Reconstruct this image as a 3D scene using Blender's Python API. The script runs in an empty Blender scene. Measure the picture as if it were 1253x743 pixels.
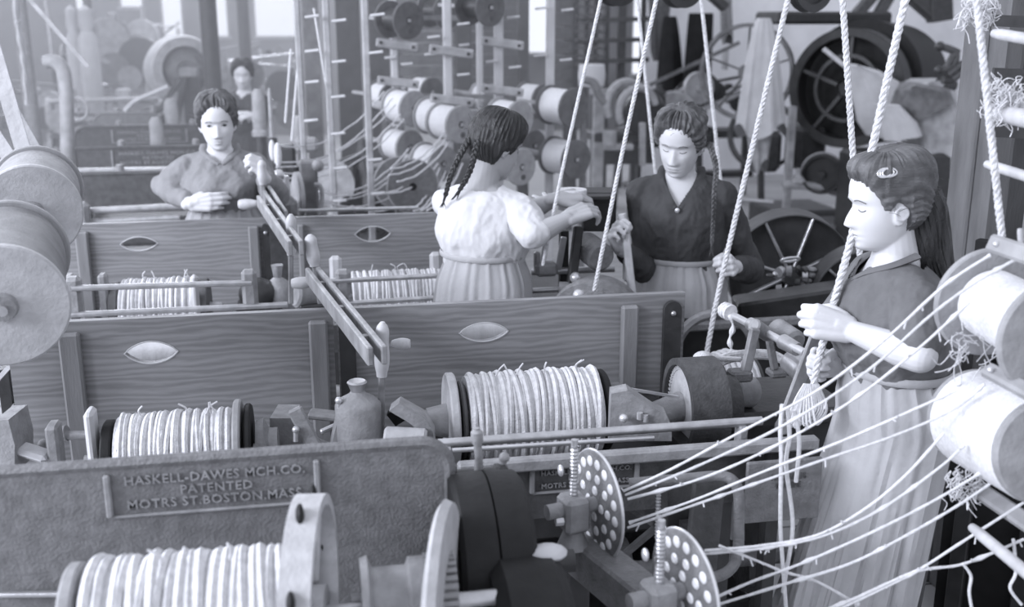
import bpy, math, random
from mathutils import Vector, Matrix, Quaternion, noise
random.seed(7)
V = Vector
S = bpy.context.scene
COL = S.collection

# ------------------------------------------------------------------ camera
PITCH, YAW, FPX, CAMH = math.radians(15), math.radians(10.5), 1300.0, 1.85
cam_d = bpy.data.cameras.new('camera'); cam = bpy.data.objects.new('camera', cam_d); COL.objects.link(cam)
cam_d.sensor_width = 36; cam_d.lens = 36 * FPX / 1253
cam.location = (0, 0, CAMH); cam.rotation_euler = (math.pi/2 - PITCH, 0, -YAW)
cam_d.clip_start = .05; cam_d.clip_end = 100
cam_d.dof.use_dof = True; cam_d.dof.focus_distance = 2.75; cam_d.dof.aperture_fstop = 2.8
S.camera = cam
# ------------------------------------------------------------------ world, lamps, exposure
S.view_settings.view_transform = 'Standard'; S.view_settings.look = 'None'
S.view_settings.gamma = 1; S.view_settings.use_curve_mapping = False
S.view_settings.exposure = EXPO = 0.27
S.cycles.use_denoising = True
S.cycles.max_bounces = 6; S.cycles.diffuse_bounces = 3; S.cycles.glossy_bounces = 2
S.cycles.volume_bounces = 0; S.cycles.transparent_max_bounces = 8
TINT = (.915, .95, 1.07)
w = bpy.data.worlds.new('world'); S.world = w; w.use_nodes = True
bg = w.node_tree.nodes['Background']; bg.inputs[0].default_value = (*TINT, 1); bg.inputs[1].default_value = .80
def area(name, loc, target, sx, sy, power, col=TINT):
    l = bpy.data.lights.new(name, 'AREA'); l.shape = 'RECTANGLE'; l.size = sx; l.size_y = sy
    l.energy = power; l.color = col
    o = bpy.data.objects.new(name, l); COL.objects.link(o); o.location = loc
    o.rotation_euler = (V(target) - V(loc)).to_track_quat('-Z', 'Y').to_euler()
    return o
area('window_daylight_left', (-5.5, 1.5, 3.6), (0.8, 3.0, 1.0), 6.0, 2.2, 620)
area('window_daylight_back', (-3.5, 16.0, 5.0), (0.5, 6.0, 0.6), 9.0, 3.0, 700)

# ------------------------------------------------------------------ photo geometry helpers
def ray(px, py):
    u = (px-626.5)/FPX; v = (py-371.5)/FPX
    c, s = math.cos(PITCH), math.sin(PITCH)
    fy = c - v*s; z = -s - v*c
    return V((u*math.cos(YAW)+fy*math.sin(YAW), -u*math.sin(YAW)+fy*math.cos(YAW), z))
def PZ(px, py, z): d = ray(px, py); return V((0, 0, CAMH)) + d*((z-CAMH)/d.z)
def PY(px, py, Y): d = ray(px, py); return V((0, 0, CAMH)) + d*(Y/d.y)
def PD(px, py, D):
    d = ray(px, py); return V((0, 0, CAMH)) + d*(D/(d.x*math.sin(YAW)+d.y*math.cos(YAW)))

# ------------------------------------------------------------------ materials
def nn(nt, t, **k):
    n = nt.nodes.new(t)
    for a, b in k.items(): setattr(n, a, b)
    return n
def material(name, v, rough=.6, metal=0.0, var=.18, scale=18, bump=.15, bscale=60, spec=.4, stretch=(1, 1, 1), kind='noise', var2=0.0):
    """grey procedural material: value v, mottled by noise (dirt, dust, grain) with a bump"""
    m = bpy.data.materials.new(name); m.use_nodes = True; nt = m.node_tree
    b = nt.nodes['Principled BSDF']
    b.inputs['Roughness'].default_value = rough; b.inputs['Metallic'].default_value = metal
    b.inputs['Specular IOR Level'].default_value = spec
    tc = nn(nt, 'ShaderNodeTexCoord'); mp = nn(nt, 'ShaderNodeMapping'); mp.inputs['Scale'].default_value = stretch
    nt.links.new(tc.outputs['Object'], mp.inputs['Vector'])
    n1 = nn(nt, 'ShaderNodeTexNoise'); n1.inputs['Scale'].default_value = scale; n1.inputs['Detail'].default_value = 6
    nt.links.new(mp.outputs[0], n1.inputs['Vector'])
    src = n1.outputs['Fac']
    if kind == 'wood':
        wv = nn(nt, 'ShaderNodeTexWave', wave_type='BANDS', bands_direction='Z')
        wv.inputs['Scale'].default_value = 8; wv.inputs['Distortion'].default_value = 14; wv.inputs['Detail'].default_value = 4
        wv.inputs['Detail Scale'].default_value = .9
        nt.links.new(mp.outputs[0], wv.inputs['Vector'])
        mx = nn(nt, 'ShaderNodeMix', data_type='FLOAT'); mx.inputs[0].default_value = .25
        nt.links.new(src, mx.inputs[2]); nt.links.new(wv.outputs['Fac'], mx.inputs[3]); src = mx.outputs[0]
    cr = nn(nt, 'ShaderNodeValToRGB')
    lo, hi = v*(1-var), min(1, v*(1+var))
    cr.color_ramp.elements[0].position = .3; cr.color_ramp.elements[0].color = (lo, lo, lo*1.02, 1)
    cr.color_ramp.elements[1].position = .72; cr.color_ramp.elements[1].color = (hi, hi, hi*1.02, 1)
    nt.links.new(src, cr.inputs[0]); nt.links.new(cr.outputs[0], b.inputs['Base Color'])
    if bump:
        n2 = nn(nt, 'ShaderNodeTexNoise'); n2.inputs['Scale'].default_value = bscale; n2.inputs['Detail'].default_value = 4
        nt.links.new(mp.outputs[0], n2.inputs['Vector'])
        bp = nn(nt, 'ShaderNodeBump'); bp.inputs['Strength'].default_value = bump; bp.inputs['Distance'].default_value = .01
        nt.links.new(n2.outputs['Fac'], bp.inputs['Height']); nt.links.new(bp.outputs[0], b.inputs['Normal'])
    return m
MT = dict(
    wood=material('oiled_board_wood', .24, .5, var=.24, scale=5, bump=.15, bscale=30, stretch=(.35, 1, 2.2), kind='wood'),
    batten=material('batten_wood', .20, .55, var=.2, scale=8, stretch=(3, 3, .5)),
    palewood=material('pale_turned_wood', .50, .5, var=.15, scale=12, stretch=(2, 2, .6)),
    greywood=material('worn_grey_wood', .30, .6, var=.2, scale=9, stretch=(2, 2, .6)),
    iron=material('cast_iron_grey', .17, .5, var=.22, scale=40, bump=.35, bscale=150, spec=.5),
    ironlight=material('cast_iron_dusty', .27, .5, var=.2, scale=30, bump=.25, bscale=120),
    dark=material('dark_greasy_iron', .035, .42, var=.3, scale=20, bump=.15, spec=.5),
    black=material('black_belt_iron', .012, .6, var=.3, scale=20, spec=.3),
    steel=material('worn_steel', .48, .32, metal=.7, var=.2, scale=25, bump=.1),
    bright=material('bright_steel', .62, .3, metal=.5, var=.15, scale=25, bump=.05),
    rope=material('jute_rope', .66, .85, var=.22, scale=90, bump=.5, bscale=260, spec=.1),
    wrap=material('wound_jute_cord', .64, .85, var=.14, scale=60, bump=.5, bscale=240, spec=.1),
    thread=material('pale_yarn', .68, .85, var=.12, scale=120, bump=.2, bscale=300, spec=.1),
    flange=material('bobbin_flange_wood', .30, .6, var=.2, scale=22, bump=.25, bscale=90),
    flangel=material('bobbin_flange_painted', .44, .6, var=.14, scale=30, bump=.2, bscale=120),
    flanged=material('bobbin_flange_dark', .10, .6, var=.3, scale=22, bump=.2, bscale=90),
    skin=material('skin', .62, .5, var=.05, scale=12, bump=.03, bscale=60, spec=.3),
    skinshade=material('shaded_skin', .40, .5, var=.06, scale=12, bump=.03, bscale=60, spec=.3),  # skin copy with shade put into its darker base colour
    lip=material('lips', .33, .5, var=.05, bump=0),
    hairb=material('brown_hair', .10, .45, var=.7, scale=9, bump=.6, bscale=40, stretch=(9, 1, 9), spec=.5),
    hairl=material('fair_brown_hair', .10, .5, var=.5, scale=5, bump=.4, bscale=40, stretch=(9, 1, 9), spec=.5),
    hairf=material('light_brown_hair', .105, .5, var=.5, scale=4, bump=.35, bscale=40, stretch=(9, 1, 9), spec=.5),
    lblouse=material('light_grey_cotton', .25, .85, var=.12, scale=12, bump=.4, bscale=35, spec=.1),
    haird=material('dark_hair', .028, .4, var=.6, scale=9, bump=.5, bscale=40, stretch=(9, 9, 1), spec=.5),
    eye=material('eye_dark', .05, .2, var=.1, bump=0, spec=.6),
    brow=material('eyebrow_hair', .12, .7, var=.2, bump=0),
    wblouse=material('white_cotton', .58, .8, var=.05, scale=8, bump=.3, bscale=25, spec=.1),
    gblouse=material('grey_cotton', .135, .85, var=.12, scale=12, bump=.4, bscale=35, spec=.1),
    dblouse=material('charcoal_cotton', .075, .85, var=.15, scale=12, bump=.4, bscale=35, spec=.1),
    mblouse=material('mid_grey_cotton', .15, .85, var=.12, scale=12, bump=.4, bscale=35, spec=.1),
    apron=material('light_work_apron', .40, .85, var=.12, scale=6, bump=.35, bscale=30, spec=.1),
    skirt=material('grey_skirt', .27, .85, var=.12, scale=6, bump=.35, bscale=30, spec=.1),
    dskirt=material('dark_skirt', .07, .85, var=.12, scale=6, bump=.35, bscale=30, spec=.1),
    sack=material('light_sacking_cloth', .50, .9, var=.1, scale=7, bump=.5, bscale=30, spec=.1),
    coat=material('black_coat_cloth', .022, .9, var=.3, scale=7, bump=.3, bscale=30, spec=.1),
    plaster=material('whitewashed_plaster', .74, .9, var=.10, scale=3, bump=.3, bscale=14, spec=.1),
    darkwall=material('dark_panelled_wall', .12, .8, var=.25, scale=5, bump=.2),
    tar=material('aged_timber', .055, .75, var=.3, scale=9, stretch=(2, 2, .4), bump=.3),
    backwall=material('smoky_back_wall', .13, .85, var=.3, scale=2.5, stretch=(1, 1, .6), bump=.2),
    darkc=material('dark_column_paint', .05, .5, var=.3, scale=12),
    irond=material('dark_cast_iron', .075, .5, var=.3, scale=30, bump=.3, bscale=120),
    dark2=material('dull_black_paint', .022, .5, var=.3, scale=20, bump=.15),
    porcelain=material('white_porcelain', .74, .25, var=.05, bump=0),
    steel2=material('worn_flat_steel', .30, .4, metal=.3, var=.3, scale=25, bump=.1),
    greylever=material('worn_grey_lever_paint', .27, .5, var=.3, scale=20, bump=.15),
    farlight=material('pale_far_machine_paint', .36, .6, var=.25, scale=14, bump=.2),
    farmid=material('grey_far_machine_paint', .16, .6, var=.35, scale=14, bump=.2),
    tarl=material('worn_timber', .13, .75, var=.3, scale=9, stretch=(2, 2, .4), bump=.3),
)
def floor_material():
    m = bpy.data.materials.new('worn_floorboards'); m.use_nodes = True; nt = m.node_tree
    b = nt.nodes['Principled BSDF']; b.inputs['Roughness'].default_value = .6
    tc = nn(nt, 'ShaderNodeTexCoord')
    br = nn(nt, 'ShaderNodeTexBrick'); br.inputs['Scale'].default_value = 1; br.inputs['Brick Width'].default_value = 3.2
    br.inputs['Row Height'].default_value = .16; br.inputs['Mortar Size'].default_value = .006; br.offset = .37
    br.inputs['Color1'].default_value = (.40, .40, .405, 1); br.inputs['Color2'].default_value = (.33, .33, .335, 1)
    br.inputs['Mortar'].default_value = (.06, .06, .06, 1)
    nt.links.new(tc.outputs['Object'], br.inputs['Vector'])
    n = nn(nt, 'ShaderNodeTexNoise'); n.inputs['Scale'].default_value = 1.7; n.inputs['Detail'].default_value = 8
    nt.links.new(tc.outputs['Object'], n.inputs['Vector'])
    mx = nn(nt, 'ShaderNodeMix', data_type='RGBA', blend_type='MULTIPLY'); mx.inputs[0].default_value = .6
    nt.links.new(br.outputs[0], mx.inputs[6]); nt.links.new(n.outputs['Fac'], mx.inputs[7])
    gm = nn(nt, 'ShaderNodeGamma'); gm.inputs[1].default_value = .8
    nt.links.new(mx.outputs[2], gm.inputs[0]); nt.links.new(gm.outputs[0], b.inputs['Base Color'])
    return m
MT['floor'] = floor_material()
def emit(name, v):
    m = bpy.data.materials.new(name); m.use_nodes = True; nt = m.node_tree; nt.nodes.clear()
    e = nn(nt, 'ShaderNodeEmission'); e.inputs[0].default_value = (*TINT, 1); e.inputs[1].default_value = v
    o = nn(nt, 'ShaderNodeOutputMaterial'); nt.links.new(e.outputs[0], o.inputs[0]); return m

def haze_material(dens):
    m = bpy.data.materials.new('dusty_air'); m.use_nodes = True; nt = m.node_tree; nt.nodes.clear()
    v = nn(nt, 'ShaderNodeVolumeScatter'); v.inputs['Density'].default_value = dens; v.inputs['Color'].default_value = (.97, .97, 1, 1)
    o = nn(nt, 'ShaderNodeOutputMaterial'); nt.links.new(v.outputs[0], o.inputs['Volume']); return m
MT['haze'] = haze_material(.048)
MT['daylight'] = emit('daylit_window_glass', .95)

# ------------------------------------------------------------------ mesh maker
def frame(axis, up=None):
    a = V(axis).normalized(); u = V(up) if up else (V((0, 0, 1)) if abs(a.z) < .9 else V((1, 0, 0)))
    x = u.cross(a).normalized(); y = a.cross(x)
    return x, y, a
class MB:
    def __init__(s): s.v = []; s.f = []
    def add(s, vs, fs):
        n = len(s.v); s.v += [V(p) for p in vs]; s.f += [tuple(i+n for i in q) for q in fs]; return s
    def box(s, c, size, rot=None, bev=0.0):
        c = V(c); h = V(size)/2; R = rot or Matrix.Identity(3)
        b = min(bev, min(h)*.9)
        if b <= 0:
            vs = [c + R @ V((x*h.x, y*h.y, z*h.z)) for x in (-1, 1) for y in (-1, 1) for z in (-1, 1)]
            return s.add(vs, [(0,1,3,2),(4,6,7,5),(0,4,5,1),(2,3,7,6),(0,2,6,4),(1,5,7,3)])
        # chamfered box: 24 vertices
        vs = []; idx = {}
        for x in (-1, 1):
            for y in (-1, 1):
                for z in (-1, 1):
                    for k in range(3):
                        p = [x*h.x, y*h.y, z*h.z]
                        for j in range(3):
                            if j != k: p[j] -= (x, y, z)[j]*b
                        idx[(x, y, z, k)] = len(vs); vs.append(c + R @ V(p))
        fs = []
        for k in range(3):
            a1, a2 = (k+1) % 3, (k+2) % 3
            for sg in (-1, 1):
                q = []
                for u, v_ in ((-1, -1), (1, -1), (1, 1), (-1, 1)):
                    t = [0, 0, 0]; t[k] = sg; t[a1] = u; t[a2] = v_; q.append(idx[(*t, k)])
                fs.append(tuple(q) if sg > 0 else tuple(q[::-1]))
            for u in (-1, 1):                     # edges parallel to axis k
                for v_ in (-1, 1):
                    q = []
                    for e in (-1, 1):
                        t = [0, 0, 0]; t[k] = e; t[a1] = u; t[a2] = v_; q.append((tuple(t)))
                    f = (idx[(*q[0], a1)], idx[(*q[0], a2)], idx[(*q[1], a2)], idx[(*q[1], a1)])
                    fs.append(f if u*v_ < 0 else f[::-1])
        for x in (-1, 1):
            for y in (-1, 1):
                for z in (-1, 1):
                    f = (idx[(x, y, z, 0)], idx[(x, y, z, 1)], idx[(x, y, z, 2)])
                    fs.append(f if x*y*z > 0 else f[::-1])
        return s.add(vs, fs)
    def bar(s, p0, p1, w, t, up=None, bev=0.0):
        """rectangular bar from p0 to p1, w across, t along up"""
        p0, p1 = V(p0), V(p1); x, y, a = frame(p1-p0, up)
        R = Matrix((x, y, a)).transposed()
        return s.box((p0+p1)/2, (w, t, (p1-p0).length), R, bev)
    def lathe(s, prof, o, axis, seg=32, up=None, closed=False, a0=0, a1=2*math.pi):
        """prof: (distance along axis, radius)"""
        o = V(o); x, y, a = frame(axis, up); full = abs(a1-a0-2*math.pi) < 1e-6
        n = len(prof); vs = []; cnt = seg if full else seg+1
        for i in range(cnt):
            t = a0 + (a1-a0)*i/seg; d = x*math.cos(t)+y*math.sin(t)
            for (h, r) in prof: vs.append(o + a*h + d*max(r, 1e-5))
        fs = []
        for i in range(seg):
            j = (i+1) % cnt
            for k in range(n if closed else n-1):
                k2 = (k+1) % n
                fs.append((i*n+k, j*n+k, j*n+k2, i*n+k2))
        return s.add(vs, fs)
    def cyl(s, p0, p1, r0, r1=None, seg=20, bev=0.0):
        p0, p1 = V(p0), V(p1); L = (p1-p0).length; r1 = r0 if r1 is None else r1
        if bev: pr = [(0, 0), (0, r0-bev), (bev, r0), (L-bev, r1), (L, r1-bev), (L, 0)]
        else: pr = [(0, 0), (0, r0), (0, r0), (L, r1), (L, r1), (L, 0)]
        return s.lathe(pr, p0, p1-p0, seg)
    def tube(s, pts, r, seg=8, caps=True, flat=None, closed=False):
        pts = [V(p) for p in pts]; n = len(pts); rr = r if isinstance(r, (list, tuple)) else [r]*n
        t0 = (pts[1]-pts[0]).normalized(); x, y, a = frame(t0); vs = []
        for i, p in enumerate(pts):
            if closed: t = pts[(i+1) % n]-pts[i-1]
            else: t = pts[min(i+1, n-1)]-pts[max(i-1, 0)]
            t = t.normalized() if t.length > 1e-9 else a
            q = a.rotation_difference(t); x = q @ x; y = q @ y; a = t
            fx, fy = flat or (1, 1)
            for k in range(seg):
                th = 2*math.pi*k/seg; vs.append(p + (x*math.cos(th)*fx + y*math.sin(th)*fy)*rr[i])
        fs = [(i*seg+k, i*seg+(k+1) % seg, ((i+1) % n)*seg+(k+1) % seg, ((i+1) % n)*seg+k) for i in range(n if closed else n-1) for k in range(seg)]
        if caps and not closed:
            fs.append(tuple(range(seg))[::-1]); fs.append(tuple((n-1)*seg+k for k in range(seg)))
        return s.add(vs, fs)
    def ball(s, c, r, seg=16, rings=10, rot=None):
        c = V(c); r = V((r, r, r)) if isinstance(r, (int, float)) else V(r); R = rot or Matrix.Identity(3)
        vs = [c + R @ V((0, 0, r.z))]; 
        for i in range(1, rings):
            ph = math.pi*i/rings
            for k in range(seg):
                t = 2*math.pi*k/seg
                vs.append(c + R @ V((r.x*math.sin(ph)*math.cos(t), r.y*math.sin(ph)*math.sin(t), r.z*math.cos(ph))))
        vs.append(c + R @ V((0, 0, -r.z))); last = len(vs)-1; fs = []
        for k in range(seg):
            k2 = (k+1) % seg
            fs.append((0, 1+k, 1+k2)); fs.append((last, last-seg+k2, last-seg+k))
            for i in range(rings-2): fs.append((1+i*seg+k, 1+(i+1)*seg+k, 1+(i+1)*seg+k2, 1+i*seg+k2))
        return s.add(vs, fs)
    def cone(s, p0, p1, r0, r1, seg=16, flat=None):
        """round-ended tapered limb"""
        p0, p1 = V(p0), V(p1); pts = []; rr = []; d = (p1-p0).normalized(); L = (p1-p0).length
        for t in (-.98, -.85, -.6, -.3, 0): pts.append(p0+d*r0*t); rr.append(r0*math.sqrt(max(0, 1-t*t)))
        for t in (.25, .5, .75): pts.append(p0+d*L*t); rr.append(r0+(r1-r0)*t)
        for t in (0, .3, .6, .85, .98): pts.append(p1+d*r1*t); rr.append(r1*math.sqrt(max(0, 1-t*t)))
        return s.tube(pts, rr, seg, True, flat)
    def loft(s, rings, caps=True, closed=True):
        n = len(rings[0]); base = len(s.v); vs = [p for r in rings for p in r]; fs = []
        for i in range(len(rings)-1):
            for k in range(n if closed else n-1):
                fs.append((i*n+k, i*n+(k+1) % n, (i+1)*n+(k+1) % n, (i+1)*n+k))
        if caps and closed:
            fs.append(tuple(range(n))[::-1]); fs.append(tuple((len(rings)-1)*n+k for k in range(n)))
        return s.add(vs, fs)
    def prism(s, poly, o, ux, uy, th):
        """2D polygon in the plane (o, ux, uy), thickened by vector th (both ways half)"""
        o, ux, uy, th = V(o), V(ux), V(uy), V(th); n = len(poly)
        vs = [o + ux*a + uy*b - th/2 for a, b in poly] + [o + ux*a + uy*b + th/2 for a, b in poly]
        fs = [tuple(range(n))[::-1], tuple(range(n, 2*n))] + [(k, (k+1) % n, n+(k+1) % n, n+k) for k in range(n)]
        return s.add(vs, fs)
    def ring(s, c, axis, r, tr, seg=40, sub=8, flat=(1, 1), jit=0, arc=None):
        c = V(c); x, y, a = frame(axis); pts = []
        n = seg if arc is None else seg+1
        for i in range(n):
            t = 2*math.pi*i/seg if arc is None else arc[0]+(arc[1]-arc[0])*i/seg
            pts.append(c + (x*math.cos(t)+y*math.sin(t))*(r+jit*random.uniform(-1, 1)))
        return s.tube(pts, tr, sub, closed=arc is None)
    def tf(s, M): s.v = [M @ p for p in s.v]; return s
    def mesh(s, name, Minv=None, smooth=True):
        me = bpy.data.meshes.new(name)
        vs = s.v if Minv is None else [Minv @ p for p in s.v]
        me.from_pydata([tuple(p) for p in vs], [], s.f); me.validate(); me.update()
        if smooth:
            me.polygons.foreach_set('use_smooth', [True]*len(me.polygons))
            try: me.set_sharp_from_angle(angle=math.radians(38))
            except Exception: pass
        return me
def props(o, label=None, cat=None, group=None, kind=None):
    for k, x in (('label', label), ('category', cat), ('group', group), ('kind', kind)):
        if x: o[k] = x
    return o
ROOTM = {}
def thing(name, label, cat, loc=(0, 0, 0), group=None, rot=None, kind=None):
    """an Empty at the thing's base; rot is a 3x3 matrix or a z angle"""
    o = bpy.data.objects.new(name, None); COL.objects.link(o); o.empty_display_size = .05
    R = rot if isinstance(rot, Matrix) else Matrix.Rotation(rot or 0, 3, 'Z')
    M = Matrix.Translation(V(loc)) @ R.to_4x4(); o.matrix_world = M
    o.location = V(loc); o.rotation_euler = R.to_euler()
    ROOTM[o.name] = M
    return props(o, label, cat, group, kind)
def part(name, mb, mat, parent, local=False, label=None, smooth=True):
    r = parent
    while r.parent: r = r.parent
    Mi = None if local else ROOTM[r.name].inverted()
    me = mb if isinstance(mb, bpy.types.Mesh) else mb.mesh(name, Mi, smooth)
    me.materials.clear(); me.materials.append(MT[mat] if isinstance(mat, str) else mat)
    o = bpy.data.objects.new(name, me); COL.objects.link(o); o.parent = parent
    if label: o['label'] = label
    return o
def single(name, mb, mat, label=None, cat=None, group=None, kind=None, smooth=True, origin=None):
    """a thing that is one mesh; origin at the middle of its base"""
    xs = [p.x for p in mb.v]; ys = [p.y for p in mb.v]; zs = [p.z for p in mb.v]
    c = V(origin) if origin else V(((min(xs)+max(xs))/2, (min(ys)+max(ys))/2, min(zs)))
    me = mb.mesh(name, Matrix.Translation(-c), smooth); me.materials.append(MT[mat] if isinstance(mat, str) else mat)
    o = bpy.data.objects.new(name, me); COL.objects.link(o); o.location = c
    return props(o, label, cat, group, kind)
def copy_tree(o, parent=None):
    c = o.copy(); COL.objects.link(c); c.parent = parent
    for ch in [x for x in o.children]: copy_tree(ch, c)
    return c
def place(o, loc, R):
    o.location = V(loc); o.rotation_euler = R.to_euler(); ROOTM[o.name] = Matrix.Translation(V(loc)) @ R.to_4x4()
def axis_rot(ax, up=(0, 0, 1)):
    """rotation whose local X lies along ax, local Z as near up as it can be"""
    x = V(ax).normalized(); y = V(up).cross(x).normalized(); z = x.cross(y)
    return Matrix((x, y, z)).transposed()
def bez(p0, p1, sag=0.0, n=14, side=V((0, 0, 0)), wob=0.0):
    p0, p1 = V(p0), V(p1); out = []
    for i in range(n+1):
        t = i/n; k = 4*t*(1-t); q = p0.lerp(p1, t) + V((0, 0, -sag*k)) + side*k
        if wob and 0 < i < n: q += V((random.uniform(-wob, wob) for _ in range(3)))
        out.append(q)
    return out
def smooth_path(pts, n=8):
    pts = [V(p) for p in pts]; out = []
    for i in range(len(pts)-1):
        a = pts[max(i-1, 0)]; b = pts[i]; c = pts[i+1]; d = pts[min(i+2, len(pts)-1)]
        for k in range(n):
            t = k/n
            out.append(.5*((2*b)+(c-a)*t+(2*a-5*b+4*c-d)*t*t+(3*b-a-3*c+d)*t**3))
    out.append(pts[-1]); return out
def strand_rope(pts, r, pitch=None, step=None):
    """three-strand laid rope along a path"""
    pitch = pitch or r*5.2; mb = MB(); pts = [V(p) for p in pts]
    L = [0]
    for i in range(1, len(pts)): L.append(L[-1]+(pts[i]-pts[i-1]).length)
    n = max(4, int(L[-1]/(pitch/7))); x, y, a = frame(pts[1]-pts[0]); cen = []
    j = 0
    for i in range(n+1):
        s = L[-1]*i/n
        while j < len(pts)-2 and L[j+1] < s: j += 1
        t = (s-L[j])/max(1e-9, L[j+1]-L[j]); p = pts[j].lerp(pts[j+1], t)
        tg = (pts[j+1]-pts[j]).normalized(); q = a.rotation_difference(tg); x = q @ x; y = q @ y; a = tg
        cen.append((p, x.copy(), y.copy(), s))
    for k in range(3):
        mb.tube([p + (X*math.cos(2*math.pi*(s/pitch+k/3)) + Y*math.sin(2*math.pi*(s/pitch+k/3)))*r*.46 for p, X, Y, s in cen], r*.56, 6)
    return mb
def remeshed(mb, voxel, smooth=2, name='m'):
    me = mb.mesh(name, None, False); o = bpy.data.objects.new('tmp', me); COL.objects.link(o)
    m = o.modifiers.new('r', 'REMESH'); m.mode = 'VOXEL'; m.voxel_size = voxel; m.use_smooth_shade = True
    if smooth:
        q = o.modifiers.new('s', 'SMOOTH'); q.factor = .5; q.iterations = smooth
    dg = bpy.context.evaluated_depsgraph_get()
    out = bpy.data.meshes.new_from_object(o.evaluated_get(dg)); out.name = name
    bpy.data.objects.remove(o); bpy.data.meshes.remove(me)
    out.polygons.foreach_set('use_smooth', [True]*len(out.polygons))
    return out
# ------------------------------------------------------------------ room shell
X0, X1, YB, YR = -6.5, 9.0, 18.0, 12.2
single('floor', MB().box(((X0+X1)/2, 8.2, -.05), (X1-X0, 20.4, .1)), 'floor', kind='structure', smooth=False)
def wall_with_holes(name, Y, xa, xb, zt, holes, mat):
    """wall facing the camera at depth Y; holes: (x0, x1, z0, z1)"""
    mb = MB(); xs = sorted({xa, xb, *[h[0] for h in holes], *[h[1] for h in holes]}); zs = sorted({0, zt, *[h[2] for h in holes], *[h[3] for h in holes]})
    for i in range(len(xs)-1):
        for j in range(len(zs)-1):
            cx, cz = (xs[i]+xs[i+1])/2, (zs[j]+zs[j+1])/2
            if any(h[0] < cx < h[1] and h[2] < cz < h[3] for h in holes): continue
            mb.box((cx, Y+.1, cz), (xs[i+1]-xs[i], .2, zs[j+1]-zs[j]))
    return single(name, mb, mat, kind='structure', smooth=False)
holes = []
for a, b, yb in ((84, 112, 12), (146, 176, 10), (199, 226, 46), (256, 281, 46), (312, 366, 46), (638, 672, 66), (772, 786, 92), (480, 506, 24)):
    p, q = PY(a, yb, YB), PY(b, yb, YB); holes.append((p.x, q.x, p.z, 3.6))
xw = PY(789, 90, YR).x
wall_with_holes('wall_back', YB, X0, X1, 4.2, holes, 'backwall')
single('wall_right', MB().box((X1-.1, 5.5, 2.1), (.2, 15, 4.2)), 'plaster', kind='structure', smooth=False)
single('wall_left', MB().box((X0-.1, 15, 2.1), (.2, 6.8, 4.2)).box((X0-.1, 1.0, .55), (.2, 21.4, 1.1)), 'plaster', kind='structure', smooth=False)
single('wall_front', MB().box(((xw+X1)/2, YR+.1, 2.1), (X1-xw, .2, 4.2)), 'plaster', kind='structure', smooth=False)
for i, h in enumerate(holes):
    o = single('window_%d' % (i+1), MB().box(((h[0]+h[1])/2, YB+.12, (h[2]+h[3])/2), (h[1]-h[0], .02, h[3]-h[2])), 'daylight', kind='structure', smooth=False)
    fr = MB()
    for x in (h[0], h[1]): fr.box((x, YB+.05, (h[2]+h[3])/2), (.05, .09, h[3]-h[2]))
    fr.box(((h[0]+h[1])/2, YB+.03, h[2]), (h[1]-h[0]+.06, .12, .05))
    f = bpy.data.objects.new('window_frame', fr.mesh('window_frame', Matrix.Translation(-o.location), False)); f.data.materials.append(MT['greywood']); COL.objects.link(f); f.parent = o
pp = [PY(0, 40, YB-.5), PY(84, 60, YB-.5)]
single('trim_1', MB().box(((pp[0].x+pp[1].x)/2-.8, YB-.2, 2.0), (pp[1].x-pp[0].x+1.8, .2, 4.0)), 'darkwall', kind='structure', smooth=False)
# pale painted lower panel by the far left windows
a, b = PY(327, 44, YB-.1), PY(362, 75, YB-.1)
# iron columns that carry the roof
for (pa, pb, D, r, lab) in (((248, 0), (262, 118), 9.3, .075, 'tall dark iron column beside the big turning drum'), ((293, 0), (301, 75), 12.5, .07, 'dark iron column above the distant woman'), ((33, 0), (38, 130), 9.0, .06, 'pale column at the far left edge behind the bobbins'), ((106, 0), (112, 60), 13, .05, 'thin dark column against the windows at far left')):
    p = PD(*pb, D); q = PD(*pa, D)
    mb = MB().cyl((p.x, p.y, 0), (p.x, p.y, 4.1), r, r*.9, 18)
    t = thing('iron_column', lab, 'column', (p.x, p.y, 0)); part('shaft', mb, 'darkc' if 'pale' not in lab else 'ironlight', t)
    part('base', MB().cyl((p.x, p.y, 0), (p.x, p.y, .12), r*1.7, r*1.5, 18), 'darkc', t)
# ------------------------------------------------------------------ people
def sstep(a, b, x):
    t = min(1, max(0, (x-a)/(b-a))); return t*t*(3-2*t)
def table(tb, z, k):
    for i in range(len(tb)-1):
        z0, z1 = tb[i][0], tb[i+1][0]
        if z0 <= z <= z1:
            t = (z-z0)/(z1-z0); a = tb[max(i-1, 0)][k]; b = tb[i][k]; c = tb[i+1][k]; d = tb[min(i+2, len(tb)-1)][k]
            return .5*((2*b)+(c-a)*t+(2*a-5*b+4*c-d)*t*t+(3*b-a-3*c+d)*t**3)
    return tb[0][k] if z < tb[0][0] else tb[-1][k]
HEAD = [(-.122, .030, .000, .018), (-.115, .062, .012, .030), (-.105, .078, .026, .042), (-.09, .084, .042, .052), (-.07, .086, .062, .060),
        (-.05, .087, .078, .066), (-.03, .086, .090, .070), (-.01, .085, .097, .073), (.01, .087, .100, .074), (.03, .090, .101, .075),
        (.06, .087, .096, .073), (.085, .073, .082, .064), (.105, .047, .058, .045), (.114, .020, .032, .024), (.117, .004, .010, .006)]
def G(x, s): return math.exp(-.5*(x/s)**2)
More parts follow.
